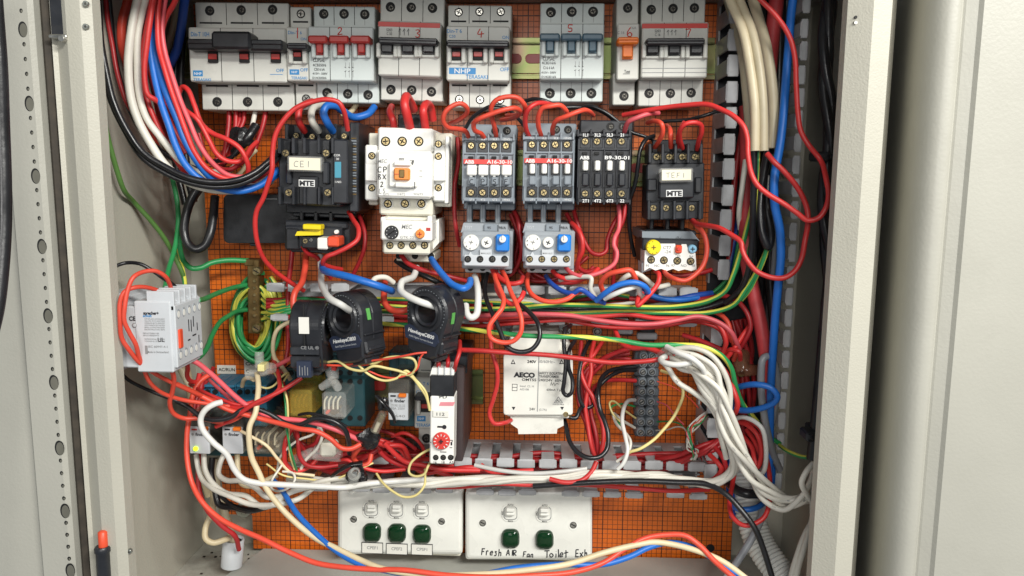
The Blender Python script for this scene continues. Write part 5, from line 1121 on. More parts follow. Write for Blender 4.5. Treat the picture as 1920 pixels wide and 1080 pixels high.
WIRES = """
thick black cable bowing in along the far left edge of the picture|K|12|-26,-160,215 -14,-60,215 -8,20,215 -2,120,215 4,240,215 7,340,215 7,420,215 2,500,215 -8,580,215 -30,680,215 -60,900,215 -80,1200,215
thick orange red cable curving in at the top left, left of the white pair|O|8.5|246,-40,95 238,0,100 229,45,102 229,85,100 238,120,92 252,180,80 275,240,62 300,290,50
outer white cable of the pair sweeping down the left side|W|7.5|268,-40,108 256,10,112 244,70,115 241,120,116 245,180,116 258,225,115 280,265,114 312,312,110 350,340,106 400,356,98 460,356,84 510,338,66
inner white cable of the pair sweeping down the left side|W|6.5|284,-40,104 271,10,108 260,60,110 256,120,111 261,175,111 275,220,110 300,258,108 335,298,104 372,326,98 420,344,88 470,346,76 515,330,62
left one of the two parallel blue cables in the left bundle|B|6.5|278,-40,92 277,0,98 279,50,102 283,95,106 291,150,110 303,195,112 316,232,113 329,272,113 348,308,111 374,334,107 405,350,102 450,358,96 490,346,86 522,318,72
right one of the two parallel blue cables in the left bundle|B|6.5|290,-30,90 285,40,96 288,90,103 298,135,108 313,180,112 331,222,114 346,262,114 367,300,112 392,330,107 425,346,98 470,352,88 505,338,78 526,322,66
thick dark blue cable hanging behind at the top beside the first breaker|N|8|356,-40,52 347,0,56 342,40,58 333,90,56 322,115,50 313,130,42
beige cable hanging behind at the top beside the dark blue one|T|6|334,-30,45 330,20,45 324,55,46 312,95,42 308,110,36
bright red wire down the middle of the left bundle, forking to the left|R|5.5|300,-40,110 288,0,114 281,40,117 275,85,118 271,125,118 272,160,118 279,178,117 292,188,114 308,202,106 330,225,90
bright red wire running just behind the blue cables of the left bundle|R|5.5|292,-30,104 278,40,108 268,100,108 267,150,107 277,190,106 290,225,105 308,262,104 330,300,100 350,326,94 380,345,84 430,352,70
red wire along the right edge of the blue cables|R|5.5|306,-40,104 298,0,108 296,50,110 299,90,112 309,130,114 321,168,115 335,208,116 348,245,116 366,285,114 392,318,110 425,336,104 470,334,92 515,306,76
second red wire along the right edge of the blue cables|P|5|318,-40,98 308,10,102 305,55,106 310,100,108 325,150,110 340,190,111 356,232,112 373,268,111 396,302,107 428,328,100 462,332,92 500,318,80
red wire entering from the upper right of the left bundle|R|5.5|342,-30,90 326,8,96 309,36,101 303,70,104 304,105,104 312,140,103 330,180,102 344,206,103
red wire branching right and sagging into a low loop beneath the breakers|R|5|335,196,104 352,210,104 368,222,104 381,242,103 394,268,102 408,290,100 426,302,98 446,303,95 460,293,90 470,278,82 482,266,74
red wire arching over and down behind the blue cable ends|R|5|332,206,90 335,175,92 343,162,94 352,170,96 363,195,98 378,232,100 398,250,101 425,262,102 448,276,101 460,294,100 466,315,97 463,335,90
short red wire crossing in front of the white loops near the left contactor|D|5|372,250,80 384,285,80 402,310,80 428,318,80 452,305,78 468,288,74 477,270,68
red wire curving into the left side of the first contactor|R|5|350,315,72 390,343,72 430,350,72 470,340,76 500,322,80 524,296,78
small white wire looped behind the red loops by the first contactor|W|5|398,322,66 425,322,68 446,308,68 462,292,66 474,276,60
small cream wire looped behind the first contactor leads|C|4|410,336,60 440,332,62 458,316,62 466,296,58 480,282,50
small black lead from the taped joint to the left|K|4|388,303,58 410,302,60 432,296,60 450,276,60
upper of the two thick black cables swinging under the blue cables|K|5.6|180,-40,118 186,20,120 190,80,122 199,135,124 214,190,125 236,240,124 268,284,122 310,314,120 352,332,118 400,342,115 448,337,110 480,322,104 506,300,96 524,282,84
lower of the two thick black cables swinging under the blue cables|K|5.4|173,-38,115 179.6,22,117 184.2,82,119 193.8,137,121 209.4,192,122 232,242,121 264.6,293,119 307.2,323,117 349.8,341,115 398.4,351,112 447,346,107 479.6,331,101 506,309,93 524,291,81
black cable hidden behind the two thick ones at the left wall|K|5|200,-40,92 206,30,95 215,100,97 228,160,97 248,215,96 280,262,92 320,296,86 370,318,76
thin deep red wire between the black cables and the white pair|D|4.5|196,-30,100 201,35,102 210,85,104 219,130,105 227,165,106 236,190,106 247,207,105 260,218,100
black sleeved cable looped below the blue cables|K|8|372,350,62 357,378,66 348,408,70 346,436,72 353,458,73 368,468,73 383,461,71 393,440,68 400,408,62 403,368,55
thin black wire beside the sleeved loop|K|3|385,348,52 368,370,48 357,392,46 349,412,44
olive green wire hanging along the left wall|L|4.5|172,60,140 181,140,138 192,205,132 203,260,126 218,315,118 232,355,108 252,380,86 280,412,76 305,442,68 325,475,60 344,520,56 350,560,50
green wire running down behind the side mounted contactor|G|4.5|322,330,50 331,365,54 335,400,58 333,435,64 326,470,74 317,505,90 309,540,110 304,560,125
green yellow wire from the left corner curving up into the top of the earth bar|GY|5|333,430,52 336,460,52 344,488,50 358,502,46 376,502,42 396,493,36 425,488,30 466,489,22
green yellow wire running behind towards the wall mounted contactor|GY|4|328,460,48 338,490,50 345,520,56 348,548,64
green wire from the side contactor rising to the earth bar|GY|4.5|371,563,130 385,560,105 405,550,72 430,541,45 448,536,28 468,533,18
green wire from below the side contactor rising to the earth bar|GY|4.5|355,672,130 372,670,118 386,655,100 398,630,80 412,605,60 430,592,42 448,583,26 470,580,18
thin black wire arching over the side mounted contactor|K|3.5|204,516,150 214,502,146 235,494,140 262,495,138 285,508,136 305,522,136 326,535,140 338,552,148
outer red wire looping over the side mounted contactor|O|4.5|306,568,150 298,548,158 280,540,166 255,538,176 235,546,182 226,566,184 225,600,184 229,635,182 240,655,180 262,680,172 290,700,160 320,716,148 350,730,135 378,742,122 405,752,112
inner red wire looping over the side mounted contactor|O|4.5|325,560,142 320,540,150 310,520,158 292,509,164 270,509,170 250,520,178 240,540,182 234,570,184 233,600,184 243,622,182 255,645,180 262,670,174 270,695,168 282,718,158 305,738,146 340,750,134 380,756,124 430,762,114
red wire dropping from the side contactor and sweeping right|O|4.5|321,690,158 326,710,150 322,735,142 319,755,138 325,775,132 345,785,126 375,785,120 405,790,116 425,792,114 445,784,112 462,772,108
short red loop under the side mounted contactor|R|4.5|348,670,130 352,690,118 350,705,112 358,715,104 370,715,98 374,700,96
deep pink wire running from the side contactor diagonally across the relays|P|5|346,672,136 368,680,132 392,697,126 415,718,120 440,742,116 465,762,112 495,776,112 530,784,110 575,790,110 615,800,112 645,812,110 680,828,104
bright red wire crossing from the blue sockets to the taped fuse holder|O|5|330,720,130 360,733,124 395,752,120 430,768,118 460,778,116 495,786,114 530,796,116 560,804,118 592,808,118 620,822,116 640,840,114 658,842,112 676,833,108
red wire rising from the blue sockets to the amber relay|R|4.5|405,800,112 430,788,116 455,772,120 480,756,120 510,742,118 540,726,114 566,708,110
second red wire rising from the blue sockets beside the first|R|4.5|388,745,100 415,758,110 450,766,116 480,758,118 505,746,116 522,730,112 524,712,100 520,695,85 512,670,60
long red wire falling down the left corner and sweeping along the bottom to the right|O|5.5|396,700,90 375,715,98 362,740,104 356,775,108 352,810,112 352,860,118 360,905,124 378,940,130 410,970,134 450,992,138 490,1010,142 540,1035,146 590,1055,150 640,1064,154 700,1067,158 760,1068,162 840,1078,166 920,1082,168 1000,1080,166 1070,1073,160 1130,1055,152 1170,1030,144 1210,1010,138 1250,1002,136 1285,1005,138 1310,1022,142 1340,1052,150 1370,1078,158 1410,1110,166
second deep red wire dropping in the left corner to the pipe stub|D|5|382,700,50 372,760,60 372,850,70 374,920,78 388,955,82 415,985,80 440,1005,74 448,1030,60
short red stub wire dropping behind the wall contactor leads|D|4.5|400,690,30 394,705,40 382,722,50 370,745,60 362,775,66 360,800,70
long white wire with a bent free end crossing in front of the left relays|V|5.5|416,754,128 402,757,132 385,768,134 377,785,135 380,805,136 400,830,136 425,852,134 440,880,132 455,897,130 480,905,128 520,908,124 560,911,120 605,913,118 645,914,114 690,908,98 740,902,90 800,898,84
thick cream cable falling from the clear connector down past the relays|C|5.5|482,700,92 484,725,104 482,750,114 478,775,120 469,800,124 467,830,126 472,860,126 485,885,126 500,915,126 525,950,126 560,985,130 595,1010,134 630,1028,140 680,1052,150 720,1066,158 790,1078,162 900,1076,164 1000,1068,162 1070,1056,156 1130,1036,150 1185,1022,142 1225,1016,138 1260,1020,138 1310,1034,142 1355,1052,148 1400,1085,156 1430,1110,160
blue wire running down from the left and along the bottom with the red one|B|5.5|512,900,92 530,920,104 545,945,116 560,965,124 590,998,132 625,1030,140 670,1056,150 730,1072,156 800,1082,160 900,1078,162 970,1066,160 1050,1058,156 1130,1058,152 1180,1045,146 1215,1027,140 1255,1018,134 1300,1026,138 1335,1046,144 1375,1072,152 1420,1100,158
small cream curl above the blue sockets|C|4|454,724,70 458,712,76 466,708,82 476,712,88
thin yellow curl round the clear connector|y|2|484,712,98 486,722,100 500,727,98 515,722,94 528,706,90 540,700,80 532,715,84
thin green wire dropping past the amber relay|G|2|524,705,80 532,730,96 536,760,104 538,800,108 545,840,108 552,870,102 560,890,90
thin yellow wire dropping past the amber relay|y|2|515,700,80 528,720,98 537,745,104 540,800,106 543,850,106 552,880,98
thin white wire falling behind the smoky relay|W|2.5|600,798,80 585,815,92 560,825,98 540,840,98 525,858,94 520,880,90 512,900,90
dark grey wire snaking between the left relays and the taped fuse|K|4.5|330,752,120 350,762,120 378,783,122 405,788,122 435,782,120 455,768,118 478,766,114 505,775,112 535,793,112 560,796,114 590,785,116 620,788,116 645,805,114 655,830,108 655,850,98
thin black wire from under the side contactor running right|K|3.5|218,690,140 240,712,136 270,728,130 300,740,126 332,752,122
white wire loop at the lower left below the lit relay|W|5|382,850,90 385,880,94 397,905,100 425,925,104 460,930,106 490,950,108 510,948,108 540,925,106 575,915,104 620,908,100
second white wire loop below the front relays|W|5|420,852,90 412,868,94 410,890,98 425,900,102 455,903,106 480,915,108 500,932,108 525,930,106 560,918,102 610,900,98 660,896,90
third white wire loop below the front relays, lowest of them|W|5|368,852,84 372,875,88 380,900,96 400,918,104 430,930,108 465,945,110 495,948,112 520,946,110 560,935,104 590,912,98
short white wire behind the blue left corner loops|C|5|445,852,80 446,880,84 452,905,88 470,912,90 500,900,90 520,890,86
cream wire loop dropping into the pipe stub|C|5.5|400,905,60 398,960,66 386,990,72 386,1010,76 400,1018,76 420,1012,70 432,1008,64
beige cable standing in the pipe stub|T|7|402,860,40 408,920,42 422,965,46 432,995,48 436,1030,46
grey cable descending behind the left relays|C|7|345,675,60 355,720,56 362,770,50 368,820,46 378,880,44 392,930,42
light cable with a cut end beside the side mounted contactor|T|7|334,680,70 346,705,72 358,725,74
black cable hanging below the left relays|K|6|398,858,60 396,890,64 404,920,68 412,945,72 440,952,74 470,958,76 500,950,78
black wire crossing over the zinc bolt|K|4|414,930,70 432,945,74 455,955,78 480,958,80 505,948,84 530,930,84
red wire arching over the first contactor and running down its left side|R|5|652,244,92 649,225,98 643,204,104 634,192,106 612,186,108 585,190,108 556,203,110 530,226,112 516,255,112 511,290,112 510,320,112 500,350,110 492,372,108 482,395,106 478,420,104 483,455,100 495,485,92 515,508,82 545,530,70 570,545,60
thick red lead entering the first contactor|R|7|571,246,74 561,226,86 561,206,84 570,197,70 585,190,50
thick white lead entering the first contactor|W|6.5|598,246,74 586,228,86 584,210,84 592,198,74 612,194,56 620,180,45
thick blue lead entering the first contactor|B|7|624,246,74 613,230,86 606,212,88 612,200,86 628,198,80 642,208,70 664,219,58 690,214,50 702,200,42
cream wire behind the red toggled breaker|C|5|670,160,30 668,195,34 655,212,34 640,214,34
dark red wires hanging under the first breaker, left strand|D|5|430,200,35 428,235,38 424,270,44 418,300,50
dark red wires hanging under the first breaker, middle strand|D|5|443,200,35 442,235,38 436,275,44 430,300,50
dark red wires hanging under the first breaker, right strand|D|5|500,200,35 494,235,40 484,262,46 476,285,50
white wire hanging under the first breaker next to a black one|W|4.5|482,200,35 478,215,38 472,240,44 466,255,52
left thick red lead entering the white contactor|R|7|740,246,66 736,225,72 732,212,66 734,200,50
middle thick red lead entering the white contactor, the highest one|R|9|770,246,72 764,218,82 758,196,84 761,182,76 768,190,58 776,205,45
right thick red lead entering the white contactor|R|8|799,246,68 796,225,76 794,206,78 799,195,68 808,200,52 812,225,44
red wire at the right of the first contactor curving in over its overload relay|R|5|654,398,60 662,412,80 672,430,92 670,448,98 655,462,102 630,474,104 612,482,104 606,492,100 618,500,90 640,505,75
outer red wire at the right of the first overload relay|D|4.5|668,395,40 677,415,50 684,440,56 684,465,58 674,490,56 662,515,52
thick red cable from the first overload relay to the edge on ring sensor|O|6.5|574,478,60 572,505,72 566,530,84 553,550,94 550,570,98 556,592,100 570,606,96
thin red loops under the first overload relay|D|4.5|568,462,78 576,474,74 592,482,68 606,500,60 620,522,50
dark red vertical wire left of the first overload relay|D|5|548,470,36 545,500,38 541,530,40 540,560,40
deep red vertical wire behind the ring sensors|D|4.5|540,540,36 540,600,42 538,660,46 528,700,52
thick white cable from the first overload relay into the leaning ring sensor|V|6.5|600,480,60 602,505,72 603,530,100 610,548,122 622,561,136 638,571,140 652,580,130 662,584,112
thick blue cable lying over the leaning ring sensor|B|7|605,495,84 606,505,100 622,511,114 650,518,122 680,527,126 712,537,122 735,546,100
white stub behind the blue cable between the ring sensors|W|5|697,531,96 705,521,90 722,520,84 738,530,78
thick red cable curving under between the two ring sensors|O|6.5|722,527,60 720,545,80 722,568,92 735,582,96 755,583,98 780,575,92
thick white cable entering the left facing ring sensor|V|6.5|782,502,60 775,520,78 762,524,92 753,530,102 753,545,112 765,556,120 790,567,124 818,575,122
thick blue cable from the white overload relay curving over the ring sensor|B|6.5|809,486,66 818,500,84 832,518,100 848,533,114 868,540,120 880,535,112 882,525,96
thick white cable looping back beside the left facing ring sensor|V|6.5|890,518,66 896,540,86 897,565,98 893,590,104 883,596,106 876,588,104 873,572,96
black cable crossing under the white overload relay|K|5.5|742,488,46 760,500,50 785,512,54 815,527,56 850,545,50
deep red wire crossing under the white overload relay|D|5|752,478,60 766,494,66 790,506,70 820,514,70 850,520,68 890,530,60
deep red wire down between the white contactor and the lettered one|D|4.5|858,258,40 860,300,46 852,350,52 852,400,54 855,430,54 862,462,48
red loop rising from the left terminal of the lettered contactor|O|5|880,262,80 872,246,92 856,241,100 840,238,106 832,226,110 834,212,112 846,200,112 862,195,110 875,200,106 876,212,100 864,224,92 845,233,76 838,240,60
red loop rising from the second terminal of the lettered contactor|O|5|910,262,80 902,250,90 890,244,98 888,232,104 898,222,108 920,214,110 944,205,110 965,202,106 976,208,98 970,216,86 958,222,70 940,225,56
tall red loop on the third terminal of the lettered contactor|O|5|931,258,78 926,236,94 921,215,102 922,198,106 932,187,108 950,181,108 970,184,106 983,195,102 984,207,94 972,214,80 950,217,60
left red loop on the plain grey contactor|R|5|993,258,80 986,238,92 986,218,100 992,203,104 1006,194,102 1024,193,94 1040,198,78
middle red loop on the plain grey contactor|O|5|1016,258,78 1010,236,92 1009,218,100 1017,204,104 1032,198,106 1050,198,104 1061,206,98 1064,216,84
right red loop on the plain grey contactor|O|5|1036,252,78 1037,238,94 1045,226,102 1062,218,106 1080,212,106 1094,207,102 1104,209,90 1112,216,70
thin black wire arching between the grey contactors|K|3.5|872,244,50 884,222,56 905,206,60 925,198,62 948,202,60 970,222,54 990,245,46
thin black wire running from the grey contactors behind the blue breaker|K|3.5|984,190,46 1002,186,50 1020,188,52 1050,200,48 1078,202,44 1108,202,44 1134,212,46 1155,230,48 1170,250,44
thin black wire sagging to the TEF 1 contactor|K|3.5|1085,225,40 1090,205,44 1104,199,48 1130,207,50 1155,226,50 1180,245,52 1205,255,52 1225,262,50
thin black wire crossing under the last breaker into the duct|K|3.5|1238,228,44 1260,226,48 1290,224,52 1320,216,58 1350,208,56 1385,210,46
black sleeved wire looping down the left side of the TEF 1 contactor|K|4|1226,255,56 1210,262,66 1200,280,70 1196,310,70 1190,345,66 1182,375,60 1180,410,52 1184,450,46 1190,480,42
red wire from the small black contactor joining the long right hand loop|P|5|1170,254,76 1172,240,86 1180,228,92 1194,220,94 1214,214,92 1235,212,84
long red wire looping over the duct to the far right and up past the top|R|5.5|1168,216,80 1200,210,90 1240,203,98 1285,197,106 1325,196,114 1350,204,120 1375,218,126 1393,238,130 1401,260,132 1402,290,134 1408,325,136 1420,348,138 1440,365,140 1470,382,142 1494,400,146 1514,414,150 1534,409,152 1549,390,152 1554,365,150 1549,335,146 1538,300,132 1516,272,130 1502,245,128 1496,210,126 1494,160,124 1489,105,122 1478,65,120 1455,30,118 1428,0,116 1400,-25,112
left red hook entering the TEF 1 contactor|O|5|1228,276,76 1236,262,90 1242,246,98 1240,232,100 1228,227,92 1214,230,72
short red stub entering the TEF 1 contactor|O|5|1258,276,78 1258,256,88 1256,243,84 1250,236,66
tall red hoop on the right of the TEF 1 contactor|R|5|1280,278,78 1275,258,92 1276,242,100 1286,232,104 1302,229,104 1314,234,102 1316,248,98 1310,264,90 1307,280,78
second red strand in the TEF 1 hoop|R|4.5|1272,276,76 1272,256,86 1278,240,92 1282,230,84
red wire from the TEF 1 contactor swinging through the right duct to the cable sheath|R|5.5|1296,410,72 1306,420,88 1330,423,104 1350,428,114 1370,440,120 1388,454,126 1392,470,128 1402,490,130 1420,510,132 1446,521,134 1470,520,134 1490,508,134 1502,485,134 1510,450,134 1514,420,132 1514,395,130 1506,370,130 1490,345,130 1470,320,130 1450,302,128 1438,288,124
orange red wire hooking down under the TEF 1 overload relay|O|5|1297,412,70 1306,424,86 1320,440,92 1326,465,94 1320,495,96 1304,514,98 1284,526,100 1264,523,98 1250,514,90 1244,504,78
red wire dropping from the TEF 1 overload relay to the duct|R|5|1228,506,76 1236,516,86 1234,530,90 1222,548,94 1205,566,96 1196,572,96 1196,560,92 1204,550,80
deep red wire behind the TEF 1 overload relay|D|5|1238,506,52 1252,514,54 1280,516,56 1310,512,56 1334,506,52
red wire hanging under the small black contactor, left of two|P|4.5|1160,384,62 1162,410,66 1160,430,70 1152,445,76 1152,460,78 1157,475,80 1152,492,82 1135,506,84 1112,516,86 1090,518,86 1070,512,80 1060,500,70
red wire hanging under the small black contactor, right of two|D|4.5|1172,384,56 1168,410,58 1158,440,58 1152,480,54 1150,520,50 1148,560,42
deep red loop from the small black contactor back to the plain grey one|D|4.5|1166,395,40 1150,420,46 1140,450,48 1136,470,50 1124,478,52 1108,472,54 1092,445,54 1080,410,50 1074,385,42
red wire down the right of the plain grey overload relay|R|5|1072,418,56 1084,430,64 1092,448,68 1092,470,68 1084,488,64 1080,505,56
deep red wire behind the plain grey overload relay|D|4.5|1062,400,40 1078,430,46 1088,460,46 1084,500,46 1100,510,50 1120,504,52
deep red wire right of the lettered overload relay|D|4.5|962,392,40 970,412,46 975,440,50 978,465,50 972,490,48 960,512,46 945,522,44
red wire under the lettered overload relay forming a drooping loop|O|5|930,506,60 928,520,80 936,540,96 945,560,106 942,578,112 928,594,116 918,612,118 920,632,118 938,642,118 962,640,118 976,625,118 978,600,116 968,570,110 958,545,98 948,520,80 940,506,62
red wire under the lettered overload relay running right|R|5|926,506,64 938,520,80 956,532,88 974,530,88 980,520,76
second drooping red wire crossing the earth wires|R|5|922,502,64 930,525,82 932,545,92 945,562,100 962,570,104 975,560,104 982,548,98
black cable hooking down in front of the earth wires and back up|K|4.5|914,512,58 910,540,70 914,565,88 924,590,98 938,620,106 952,650,112 975,659,114 998,655,114 1012,635,112 1010,608,108 995,588,100 975,570,88 960,555,70
grey black stub below the lettered overload relay|K|6|906,512,50 908,525,56 902,540,56
red wire from the plain overload relay dipping across the duct|O|5|990,514,56 988,535,72 998,552,84 1015,562,90 1040,566,92 1065,560,92 1078,550,90 1092,546,84
blue wire from the plain overload relay dipping across the duct|N|5|1024,518,56 1034,532,74 1055,546,84 1075,550,90 1088,543,92 1102,550,90 1118,562,88 1135,568,86
blue wire arching over the middle duct|B|5.5|1118,564,90 1135,550,98 1160,535,102 1190,530,104 1208,538,102 1216,548,96
white wire arching beside the blue one over the middle duct|V|5|1134,560,92 1150,552,98 1175,542,100 1195,538,98 1200,550,92 1210,560,80
white wire leaving the plain overload relay with a square kink|W|4.5|1050,525,70 1064,521,80 1090,520,86 1108,522,90 1108,540,90 1116,558,84
white wire hooking up behind the blue arch|W|5|1160,532,74 1172,520,80 1184,513,82 1196,514,80 1212,525,76 1230,538,70 1254,534,62
orange red arch between the duct tabs|O|5.5|1130,545,80 1127,530,88 1140,516,94 1162,508,98 1182,507,98 1190,520,94 1192,528,86
thin red wire leaving the plain overload relay to the right|R|5|1036,508,66 1050,520,76 1076,526,80 1104,518,78 1122,504,68
blue wire lying in the right half of the middle duct|N|6|1200,545,60 1230,558,62 1260,562,62 1300,556,60 1335,550,52
second blue wire in the right half of the middle duct|B|5|1215,552,66 1240,560,68 1275,563,66 1310,558,60
upper green yellow wire in the middle duct rising into the right duct|GY|4.5|640,572,52 720,574,62 800,578,66 880,579,70 960,579,74 1040,573,78 1120,572,80 1200,576,80 1270,575,80 1330,563,82 1360,545,86 1375,515,88 1388,475,88 1400,430,88 1412,380,86 1418,320,80
lower green yellow wire in the middle duct rising into the right duct|GY|4.5|640,580,48 760,586,54 900,592,60 1000,590,64 1080,587,68 1160,585,72 1240,587,76 1330,586,80 1375,572,84 1398,545,88 1418,510,92 1436,472,94 1442,455,90
thin green yellow wire deeper in the middle duct|GY|4|640,560,40 760,562,46 880,566,50 980,570,50 1060,560,46 1130,548,44 1180,556,44
long green yellow wire crossing above the transformer to the right duct|GY|4.8|700,606,60 770,610,74 860,616,86 920,622,96 980,630,104 1040,632,106 1100,632,106 1160,638,106 1215,646,108 1270,646,110 1315,650,112 1350,665,112 1370,690,110 1378,720,106 1392,755,96 1420,790,80 1445,820,70 1462,832,66
green yellow wire running from the duct to the black cable at the right|GY|4|1462,835,70 1478,846,90 1500,856,106 1530,860,122
black wire in the middle duct beside the earth wires|K|5|1220,580,60 1290,582,66 1340,572,70 1380,555,76 1402,525,80 1412,480,80 1416,420,76 1420,330,70
pink red wire lying along the lower edge of the middle duct|P|5|870,594,72 950,590,80 1010,588,86 1070,592,88 1120,600,90 1180,608,92 1230,607,92 1270,600,90 1310,593,88 1350,606,90 1370,622,92 1380,640,90 1386,655,84
red wire below the pink one in the middle duct|R|5|880,600,60 960,594,64 1040,590,66 1120,592,70 1180,590,74 1230,596,78 1280,598,80 1330,600,84 1352,615,88 1362,640,90 1356,660,84
red wire bending down from the middle duct into the right duct|D|5|1180,560,50 1250,562,56 1310,562,60 1360,556,70 1385,566,80 1402,590,86 1408,615,88 1396,640,86 1382,660,80
orange red wire curving down at the right end of the middle duct|O|5|1300,590,60 1340,586,70 1362,600,78 1372,630,82 1380,660,82 1376,675,76
red wires crossing at the brown connector|R|5|1420,560,70 1412,600,78 1392,630,84 1376,655,88 1362,672,84
red hook over the brown connector|R|5|1358,664,78 1372,656,88 1386,660,92 1388,674,84
long bright red wire crossing straight over the transformer|R|5|858,656,104 900,658,110 960,662,112 1020,666,112 1080,672,112 1140,679,112 1190,679,112 1230,674,112 1270,668,108
red wire dropping beside the transformer and hooking into its foot|R|4.5|920,570,60 921,610,82 922,655,96 932,690,98 933,720,96 924,750,94 918,775,92 926,794,92 945,793,88 958,788,76
red wire from the ring sensor into the timer, right of three|R|4.5|862,640,90 862,660,112 856,680,116 852,694,108
red wire into the timer, middle of three|D|4.5|838,664,90 840,680,110 838,694,106
red wire into the timer, left of three|D|4.5|818,664,90 822,680,108 822,694,106
orange twisted pair wire from the ring sensors|O|2.2|690,654,118 672,652,122 664,662,122 668,680,120 690,684,118 640,686,116 612,684,112 590,686,100
orange twisted wire looping to the left facing sensor|O|2.2|800,661,124 780,662,126 755,668,126 725,674,124 700,676,122 670,682,120 640,685,116 610,687,108
orange wire falling from the left facing sensor|O|2|796,660,124 788,672,124 782,690,124 765,702,122 740,708,120 715,706,118 690,695,118
pale yellow wire twisted with the orange, upper strand|y|2.6|668,660,122 664,674,122 680,678,120 700,682,120 725,672,122 755,669,124 776,674,124 780,688,124 770,702,122 750,702,120
pale yellow wire twisted with the orange, lower strand|y|2.6|610,680,108 635,678,116 655,690,120 680,695,122 700,686,124 728,690,122 752,696,122 772,706,120 786,725,118 800,745,118 806,770,118
pale yellow wire dropping towards the half hidden breaker|y|2.4|665,676,120 690,700,120 720,714,120 745,708,120 762,696,120 780,712,118 798,735,118 804,765,116
yellow wire curling beneath the timer|y|2.4|818,838,100 800,846,106 784,856,110 770,870,112 768,886,114 780,893,116 795,888,116 802,875,114 806,868,108
pale yellow sagging loop over the left switch plate|y|2.4|706,888,90 718,905,98 738,922,104 758,931,106 780,928,106 796,910,104 798,892,98 797,880,92
white thread curl below the left relays|W|2.2|530,870,98 520,885,104 510,900,108 508,915,108 520,920,108 540,916,106 553,900,104 548,888,100 530,884,98
red wire running from the fuse tape up right then down|R|5|720,830,90 740,850,86 760,866,82 790,872,80 830,880,78 900,882,74
red loop left of the fuse tape|O|5|678,836,96 668,848,96 664,860,92 676,872,90 692,868,88 696,852,84
red wire dropping left of the translucent connector|R|4.5|546,806,92 536,825,98 533,850,98 537,870,96 556,882,94 580,876,90 594,862,86
second red wire dropping left of the translucent connector|D|4.5|556,806,92 560,830,98 562,855,98 575,872,96 600,876,92 634,872,88
deep red wire behind the translucent connector|D|4.5|560,842,70 590,834,72 600,815,70 612,798,62
deep red wire from the fuse tape curving into the lower duct|D|5|712,846,84 730,862,80 760,874,76 800,880,70
pink red wire behind the edge on sensor|P|4.5|514,688,84 530,680,90 550,668,94 566,654,92
cream wire curving behind the edge on sensor|C|4|560,600,60 535,607,66 520,620,70 512,645,70 514,670,68 530,690,66 545,712,64
thick black lead from the transformer looping down into the duct|K|4.5|1058,786,60 1062,800,70 1070,830,82 1085,850,90 1105,858,94 1125,855,92 1138,840,88 1141,815,84 1134,790,78 1126,770,72 1122,740,66 1126,715,56 1140,698,44 1165,690,32 1192,688,26
black lead from the strip arching down to the transformer|K|4|1192,694,26 1165,696,36 1140,708,46 1120,730,54 1112,758,60 1100,764,62 1088,752,62 1086,700,56 1096,660,44 1108,636,26
black lead hanging in a long loop over the transformer face|K|4|1070,610,60 1058,622,82 1058,650,88 1060,680,90 1058,715,92 1055,735,92 1062,742,92 1072,735,92 1073,712,90 1066,690,90 1066,660,88 1078,638,70
short black lead at the lower right corner of the transformer|K|4|1066,782,70 1080,784,70 1086,770,66 1092,762,60
left red wire of the vertical group right of the transformer|R|4.5|1114,640,36 1108,670,48 1108,700,54 1102,730,58 1098,765,62 1102,800,66 1108,830,70 1116,858,72
second red wire of the vertical group right of the transformer|R|4.5|1130,640,34 1112,665,46 1090,690,52 1096,720,58 1112,745,62 1122,775,66 1130,800,68 1132,825,72 1126,855,74
third red wire of the vertical group right of the transformer|D|4.5|1090,640,34 1088,680,46 1094,715,52 1104,745,58 1110,780,62 1118,820,68 1122,858,70
fourth red wire of the vertical group right of the transformer|D|4.5|1192,714,26 1160,712,34 1130,716,44 1112,730,50 1102,765,56 1106,810,64 1118,850,68
red wire emerging below the lower duct gap and bending left|R|5|1118,866,76 1108,885,82 1090,900,88 1060,905,90 1030,898,88
red wire hanging from the middle duct down to the white bundle|R|5|1150,608,50 1156,628,58 1166,644,66 1185,652,74 1210,652,82 1232,658,88 1244,664,92
deep red wire branching to the terminal strip area|D|5|1118,680,40 1140,668,48 1170,656,54 1200,652,60 1225,656,70 1240,664,80
red wire from the right end of the middle duct under the corner tab|D|5|1280,628,60 1305,636,66 1330,645,72 1350,655,76 1366,676,80
thin pale yellow wire from the white bundle sagging down to the lower duct|y|3|1240,695,50 1265,705,66 1278,722,76 1281,740,80 1272,765,84 1260,785,86 1245,805,88 1225,825,88 1200,842,88 1180,848,84 1170,858,78
white wire leaving the terminal strip and dropping into the lower duct|V|4|1190,750,26 1178,752,40 1170,765,56 1167,790,70 1172,820,80 1176,845,86 1170,868,90 1158,880,90
second thin white wire dropping into the lower duct|W|3|1190,802,24 1168,788,36 1150,776,46 1156,795,56 1172,812,66 1182,830,76 1176,848,80 1156,866,82
thin green wire looping out of the terminal strip|G|2|1190,762,24 1165,758,34 1146,764,42 1148,780,48 1165,800,56 1178,820,64
thin yellow wire looping out of the terminal strip|y|2|1192,784,24 1172,770,34 1150,752,42 1143,756,46 1148,775,50 1168,795,56
thin grey pink wire right of the terminal strip|P|1.5|1232,753,24 1250,760,34 1262,775,44 1270,785,52 1282,796,60
thin white wire right of the terminal strip|W|1.5|1230,807,24 1250,806,36 1270,800,48 1285,806,60 1292,830,70
thin green wire right of the terminal strip|G|1.5|1232,791,24 1252,790,34 1272,794,46 1284,804,56
thin orange wire above them right of the terminal strip|O|1.2|1232,715,24 1262,725,30 1290,745,36 1310,765,44
left lobe of the beige cable descending into the right duct, cut off square|T|9|1352,-60,84 1370,0,96 1394,60,108 1408,130,116 1414,200,120 1416,283,122
